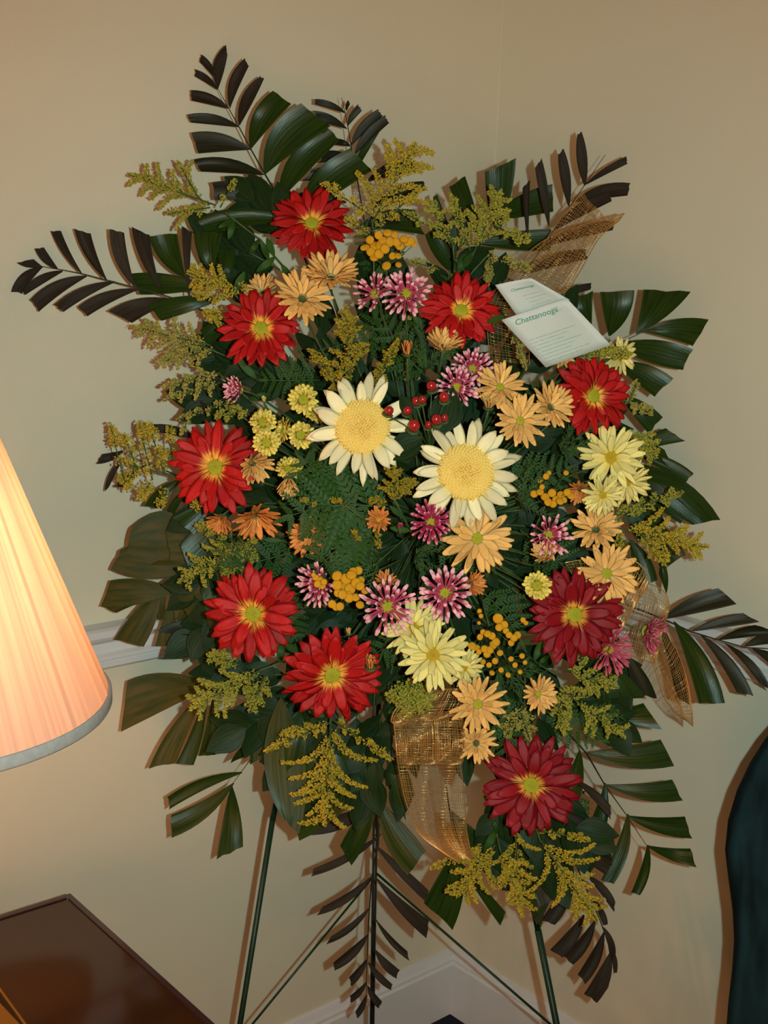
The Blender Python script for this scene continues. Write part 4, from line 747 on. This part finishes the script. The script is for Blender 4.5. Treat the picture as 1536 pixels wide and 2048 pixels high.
ribbon('gold mesh ribbon hanging at the bottom centre below the pale yellow pair', [
    [((850, 1375), (925, 1378), 1.60), ((800, 1410), (935, 1400), 1.595), ((782, 1440), (922, 1425), 1.60), ((795, 1450), (915, 1432), 1.61)],
    [((785, 1430), (925, 1432), 1.612), ((790, 1470), (930, 1475), 1.60), ((794, 1522), (925, 1522), 1.605), ((800, 1524), (920, 1524), 1.625), ((798, 1480), (922, 1480), 1.63)],
    [((788, 1440), (926, 1440), 1.606), ((792, 1480), (929, 1480), 1.594), ((795, 1520), (924, 1520), 1.60)],
    [((792, 1515), (920, 1515), 1.63), ((800, 1560), (926, 1560), 1.64), ((812, 1610), (930, 1610), 1.65), ((836, 1665), (934, 1660), 1.66), ((880, 1700), (942, 1700), 1.66), ((915, 1722), (950, 1715), 1.66)]], .85)
ribbon('gold mesh ribbon bow at the right with a long pointed tail over the palm', [
    [((1130, 1125), (1150, 1160), 1.64), ((1180, 1118), (1180, 1180), 1.63), ((1262, 1118), (1215, 1230), 1.62), ((1296, 1150), (1232, 1262), 1.625), ((1290, 1180), (1225, 1290), 1.64)],
    [((1200, 1200), (1180, 1290), 1.66), ((1270, 1165), (1230, 1300), 1.66), ((1325, 1180), (1290, 1320), 1.665), ((1338, 1215), (1310, 1325), 1.675), ((1325, 1240), (1295, 1300), 1.69)],
    [((1325, 1235), (1290, 1290), 1.69), ((1350, 1290), (1308, 1340), 1.70), ((1372, 1350), (1325, 1390), 1.71), ((1382, 1410), (1350, 1425), 1.715), ((1384, 1452), (1370, 1440), 1.72)]])
ribbon('gold mesh ribbon tail fanning to the upper right above the paper slips', [
    [((980, 720), (1060, 730), 1.68), ((975, 640), (1060, 670), 1.69), ((985, 590), (1075, 610), 1.705), ((1030, 530), (1130, 585), 1.74), ((1090, 480), (1160, 545), 1.76), ((1160, 452), (1200, 475), 1.78), ((1248, 428), (1240, 440), 1.80)],
    [((1005, 560), (1125, 595), 1.735), ((1075, 500), (1160, 530), 1.77), ((1120, 440), (1195, 470), 1.80), ((1165, 385), (1215, 440), 1.82)]], 1.5)

# ------------------------------------------------------------------ paper slips
def slip(label, corners, dd, lines, mat=PAPER):
    P = [at(x, y, d_) for (x, y), d_ in zip(corners, dd)]     # TL, TR, BR, BL
    org = P[0].copy(); t = thing('paper_slip', org, label, 'paper', 'paper slips pinned to the spray'); N = 8; top = []
    def S(u, v): return P[0].lerp(P[1], u).lerp(P[3].lerp(P[2], u), v) + FW * (-.004 * math.sin(u * 3.1) * (1 - v * .5))
    for i in range(N + 1):
        for j in range(N + 1): top.append(S(i / N, j / N))
    n = len(top); bot = [p + FW * .0004 for p in top]; fs = []
    for i in range(N):
        for j in range(N):
            q = (i * (N + 1) + j, (i + 1) * (N + 1) + j, (i + 1) * (N + 1) + j + 1, i * (N + 1) + j + 1); fs += [q, tuple(k + n for k in q[::-1])]
    rim = [i * (N + 1) for i in range(N + 1)] + [N * (N + 1) + j for j in range(1, N + 1)] + [i * (N + 1) + N for i in range(N - 1, -1, -1)] + [j for j in range(N - 1, 0, -1)]
    for k in range(len(rim)): p, q = rim[k], rim[(k + 1) % len(rim)]; fs.append((p, q, q + n, p + n))
    link('sheet', MB().add(top + bot, fs).mesh('sheet', mat, True, org), None, t)
    W = (P[1] - P[0]).length
    for (txt, u, v, size, ink, shear) in lines:
        cu = bpy.data.curves.new('writing', 'FONT'); cu.body = txt; cu.size = size * W; cu.shear = shear; cu.offset = .00008; cu.resolution_u = 3
        ob = bpy.data.objects.new('tmp', cu); C.objects.link(ob); dg = bpy.context.evaluated_depsgraph_get(); me = bpy.data.meshes.new_from_object(ob.evaluated_get(dg))
        bpy.data.objects.remove(ob)
        H_ = (P[3] - P[0]).length
        for vt in me.vertices: vt.co = S(u + vt.co.x / W, v - vt.co.y / H_) - FW * .0007 - org
        me.materials.clear(); o = link('writing', me, ink, t)
g1, g2 = INKG, INKD
def scrib(seed, u, v, n, size): # faint unreadable handwriting: rows of short pen strokes
    r = random.Random(seed); return ''.join(r.choice(['-', '~', '-', '~', ' ']) for _ in range(n)), u, v, size, g2, 0
slip('pale green florist slip, the upper and smaller visible of the two', [(990, 570), (1062, 556), (1140, 600), (1036, 634)], [1.60, 1.61, 1.60, 1.59],
     [('Chattanooga', .22, .30, .11, g1, .5)] + [scrib(i, .36, .52 + .11 * i, 12, .08) for i in range(4)], PAPER)
slip('pale green florist slip, the lower and larger of the two', [(1003, 640), (1134, 597), (1222, 690), (1092, 735)], [1.575, 1.59, 1.57, 1.56],
     [('Chattanooga', .10, .17, .125, g1, .5), ('-------', .68, .10, .05, g2, 0), ('----', .74, .17, .05, g2, 0)] + [scrib(10 + i, .07, .50 + .062 * i, 30 - (i % 3) * 5, .055) for i in range(8)], PAPER)

# ------------------------------------------------------------------ table lamp
LD = 1.30
lc = at(-198, 1408, LD); TABLE_Z = .62
lamp = thing('table_lamp', (lc.x, lc.y, TABLE_Z + .001), 'table lamp with a lit pleated cream shade and grey trim at the left edge', 'lamp')
RB, RT, SH = .212, .038, .445
sz = lc.z - TABLE_Z
mb = MB(); n = 320; NZ = 14; vs_ = []; fs = []; uv = []
rl = random.Random(5); jit = [rl.uniform(-.0008, .0008) for _ in range(n)]
for i in range(NZ + 1):
    f = i / NZ
    for k in range(n):
        q = 2 * math.pi * k / n; r = RB + (RT - RB) * f + (.0019 if k % 2 else -.0019) * (.35 + .65 * (1 - f)) + jit[k]; vs_.append((r * math.cos(q), r * math.sin(q), sz + SH * f)); uv.append((k / n, f))
for i in range(NZ):
    for k in range(n): k2 = (k + 1) % n; fs.append((i * n + k, i * n + k2, (i + 1) * n + k2, (i + 1) * n + k))
SHADE = bpy.data.materials.new('pleated_shade_fabric'); SHADE.use_nodes = True; nt = SHADE.node_tree; b = nt.nodes['Principled BSDF']; out = nt.nodes['Material Output']
b.inputs['Base Color'].default_value = (.60, .52, .46, 1); b.inputs['Roughness'].default_value = .9; b.inputs['Specular IOR Level'].default_value = .1
tr = nn(nt, 'ShaderNodeBsdfTranslucent'); tr.inputs[0].default_value = (.85, .60, .42, 1); mx = nn(nt, 'ShaderNodeMixShader'); mx.inputs[0].default_value = .5
tcs = nn(nt, 'ShaderNodeTexCoord'); mps = nn(nt, 'ShaderNodeMapping'); mps.inputs['Scale'].default_value = (170, .6, 1); nt.links.new(tcs.outputs['UV'], mps.inputs[0])
nzs = nn(nt, 'ShaderNodeTexNoise'); nzs.inputs['Scale'].default_value = 1.0; nzs.inputs['Detail'].default_value = 3; nt.links.new(mps.outputs[0], nzs.inputs['Vector'])
crs = nn(nt, 'ShaderNodeValToRGB'); crs.color_ramp.elements[0].position = .36; crs.color_ramp.elements[1].position = .58   # doubled cloth in the folds lets less light through
crs.color_ramp.elements[0].color = (.54, .33, .22, 1); crs.color_ramp.elements[1].color = (.84, .58, .42, 1)
nt.links.new(nzs.outputs['Fac'], crs.inputs[0]); nt.links.new(crs.outputs[0], tr.inputs[0])
nt.links.new(b.outputs[0], mx.inputs[1]); nt.links.new(tr.outputs[0], mx.inputs[2]); nt.links.new(mx.outputs[0], out.inputs[0])
link('shade', mb.add(vs_, fs, uv).mesh('shade', SHADE), None, lamp)
link('bottom_trim', MB().lathe([(RB - .002, sz - .005), (RB + .002, sz - .005), (RB + .003, sz - .003), (RB + .0025, sz + .007), (RB + .001, sz + .009), (RB - .002, sz + .007), (RB - .002, sz - .005)], 96).mesh('bottom_trim', TRIMCLOTH), None, lamp)
link('top_trim', MB().lathe([(RT - .003, sz + SH - .01), (RT + .003, sz + SH - .01), (RT + .003, sz + SH + .004), (RT - .003, sz + SH + .004), (RT - .003, sz + SH - .01)], 64).mesh('top_trim', TRIMCLOTH), None, lamp)
link('base', MB().box((0, 0, .014), (.21, .21, .028)).mesh('base', LACQ, False), None, lamp)
link('base_trim', MB().box((0, 0, .032), (.214, .214, .008)).mesh('base_trim', BRASS, False), None, lamp)
link('body', MB().lathe([(.03, .036), (.045, .04), (.05, .055), (.035, .075), (.022, .10), (.035, .16), (.05, .20), (.05, .24), (.035, .28), (.02, .32), (.014, .36), (.012, .42), (.012, sz + .06)], 32).mesh('body', LACQ), None, lamp)
BULB = bpy.data.materials.new('bulb_glow'); BULB.use_nodes = True; BULB.node_tree.nodes['Principled BSDF'].inputs['Emission Color'].default_value = (1, .62, .3, 1); BULB.node_tree.nodes['Principled BSDF'].inputs['Emission Strength'].default_value = 12
link('bulb', MB().lathe([(.012, -.04), (.014, -.02), (.028, .01), (.03, .03), (.02, .055), (.001, .062)], 16, (0, 0, sz + .10)).mesh('bulb', BULB), None, lamp)
pl = light('lamp_bulb_light', 'POINT', (0, 0, 0), (0, 0, -1), 50, (1, .50, .25), .03); pl.parent = lamp; pl.location = (0, 0, sz + .11)

# ------------------------------------------------------------------ table
def onz_(px, py, z): r = FW + RX * ((px - 768) / F) - UP * ((py - 1024) / F); return CAM + r * ((CAM.z - z) / -r.z)
cn = at(135, 1797, (CAM.z - TABLE_Z) / -(FW + RX * ((135 - 768) / F) - UP * ((1797 - 1024) / F)).z)
TW, TD = 1.0, 1.05
e_ = onz_(410, 2048, TABLE_Z) - cn; ANG = math.atan2(e_.x, -e_.y); Rz = M.Rotation(ANG, 4, 'Z'); off_ = Rz @ V((-TW / 2, -TD / 2, 0))
tb = thing('side_table', (cn.x + off_.x, cn.y + off_.y, 0), 'glossy dark mahogany table against the left wall in the lower left corner', 'table')
tb.rotation_euler = (0, 0, ANG); print('table angle', ANG)
link('tabletop', MB().box((0, 0, TABLE_Z - .012), (TW, TD, .024)).mesh('tabletop', WOOD, False), None, tb)
link('edge_moulding', MB().box((TW / 2 + .004, 0, TABLE_Z - .012), (.008, TD, .028)).box((0, TD / 2 + .004, TABLE_Z - .012), (TW + .016, .008, .028)).mesh('edge_moulding', WOODE, False), None, tb)
link('apron', MB().box((0, 0, TABLE_Z - .07), (TW - .08, TD - .08, .09)).mesh('apron', WOOD, False), None, tb)
for sx in (-1, 1):
    for sy in (-1, 1):
        link('leg', MB().lathe([(.016, 0), (.018, .1), (.026, .4), (.03, TABLE_Z - .11)], 12).mesh('leg', WOOD), None, tb, M.Translation((sx * (TW / 2 - .06), sy * (TD / 2 - .06), 0)))

def onz(px, py, z): r = FW + RX * ((px - 768) / F) - UP * ((py - 1024) / F); return CAM + r * ((CAM.z - z) / -r.z)
bz = TABLE_Z + .03; p0, p1 = onz(-22, 1948, bz), onz(52, 2050, bz); e1 = (p1 - p0).normalized(); e2 = V((0, 0, 1)).cross(e1)
if e2.dot(RX) > 0: e2 = -e2
bx = thing('lacquer_box', (p0.x, p0.y, TABLE_Z + .0005), 'small black lacquered box with a brass rim on the table, cut by the left edge', 'box')
Rb = M((e1, e2, V((0, 0, 1)))).transposed().to_4x4() if e1.cross(e2).z > 0 else M((e1, e2, V((0, 0, 1)))).transposed().to_4x4()
link('box_body', MB().box((.08, .07, .0145), (.16, .14, .029)).mesh('box_body', LACQ, False), None, bx, Rb)
link('rim', MB().box((.08, .0015, .030), (.16, .003, .004)).box((.0015, .07, .030), (.003, .14, .004)).box((.08, .1385, .030), (.16, .003, .004)).box((.1585, .07, .030), (.003, .14, .004)).mesh('rim', BRASS, False), None, bx, Rb)
link('knob', MB().lathe([(.001, .03), (.008, .03), (.005, .034), (.010, .04), (.006, .047), (.0005, .048)], 14, (.05, .045, 0)).mesh('knob', BRASS), None, bx, Rb)
# ------------------------------------------------------------------ upholstered chair at the right edge
CDp = 1.62
edge = [(1600, 1420), (1560, 1442), (1530, 1478), (1500, 1525), (1474, 1580), (1456, 1640), (1450, 1700), (1457, 1760), (1465, 1820), (1468, 1880), (1464, 1940), (1457, 2000), (1452, 2060), (1450, 2150), (1455, 2300)]
oc = at(1640, 2300, CDp); oc = V((oc.x, oc.y, 0))
ch = thing('upholstered_chair', oc, 'dark teal velvet chair with a curved back at the lower right edge', 'chair')
fr, bkp = [], []
def panel(outer, depth, d0, thick, name):
    vs_ = []; fs = []; K = 8; N_ = len(outer)
    for i, (x, y) in enumerate(outer):
        for k in range(K + 1):      # rounded roll from front face over the edge to the back face
            q = math.pi * k / K; vs_.append(at(x + (1 - math.sin(q)) * 22, y + (1 - math.sin(q)) * 6, d0 + thick / 2 - math.cos(q) * thick / 2))
    for i in range(N_ - 1):
        for k in range(K): a = i * (K + 1) + k; fs.append((a, a + 1, a + K + 2, a + K + 1))
    n0 = len(vs_)
    for i, (x, y) in enumerate(outer):
        vs_.append(at(1760, min(y + 60, 2300) if i else y - 10, d0 + .01)); vs_.append(at(1760, min(y + 60, 2300) if i else y - 10, d0 + thick))
    for i in range(N_ - 1):
        fs.append((i * (K + 1), (i + 1) * (K + 1), n0 + 2 * i + 2, n0 + 2 * i)); fs.append((i * (K + 1) + K, n0 + 2 * i + 1, n0 + 2 * i + 3, (i + 1) * (K + 1) + K))
    return link(name, MB().add(vs_, fs).mesh(name, VELVET, True, oc), None, ch)
panel(edge, 0, CDp, .09, 'backrest')
zs = .42; fh = V((FW.x, FW.y, 0)).normalized(); rh = V((RX.x, RX.y, 0)).normalized()
Rc = M((rh, fh, V((0, 0, 1)))).transposed().to_4x4()
def cx_(px, d): q = at(px, 2300, d) - oc; return q.dot(rh)
x0 = cx_(1500, CDp); link('seat', MB().box((x0 + .24, -.24, zs - .04), (.46, .48, .14)).mesh('seat', VELVET, False), None, ch, Rc)
for sx, sy in ((x0 + .05, -.44), (x0 + .42, -.44), (x0 + .05, .02), (x0 + .42, .02)):
    link('leg', MB().tube([(sx, sy, 0), (sx, sy, zs - .1)], [.014, .022], 8).mesh('leg', WOOD), None, ch, Rc)
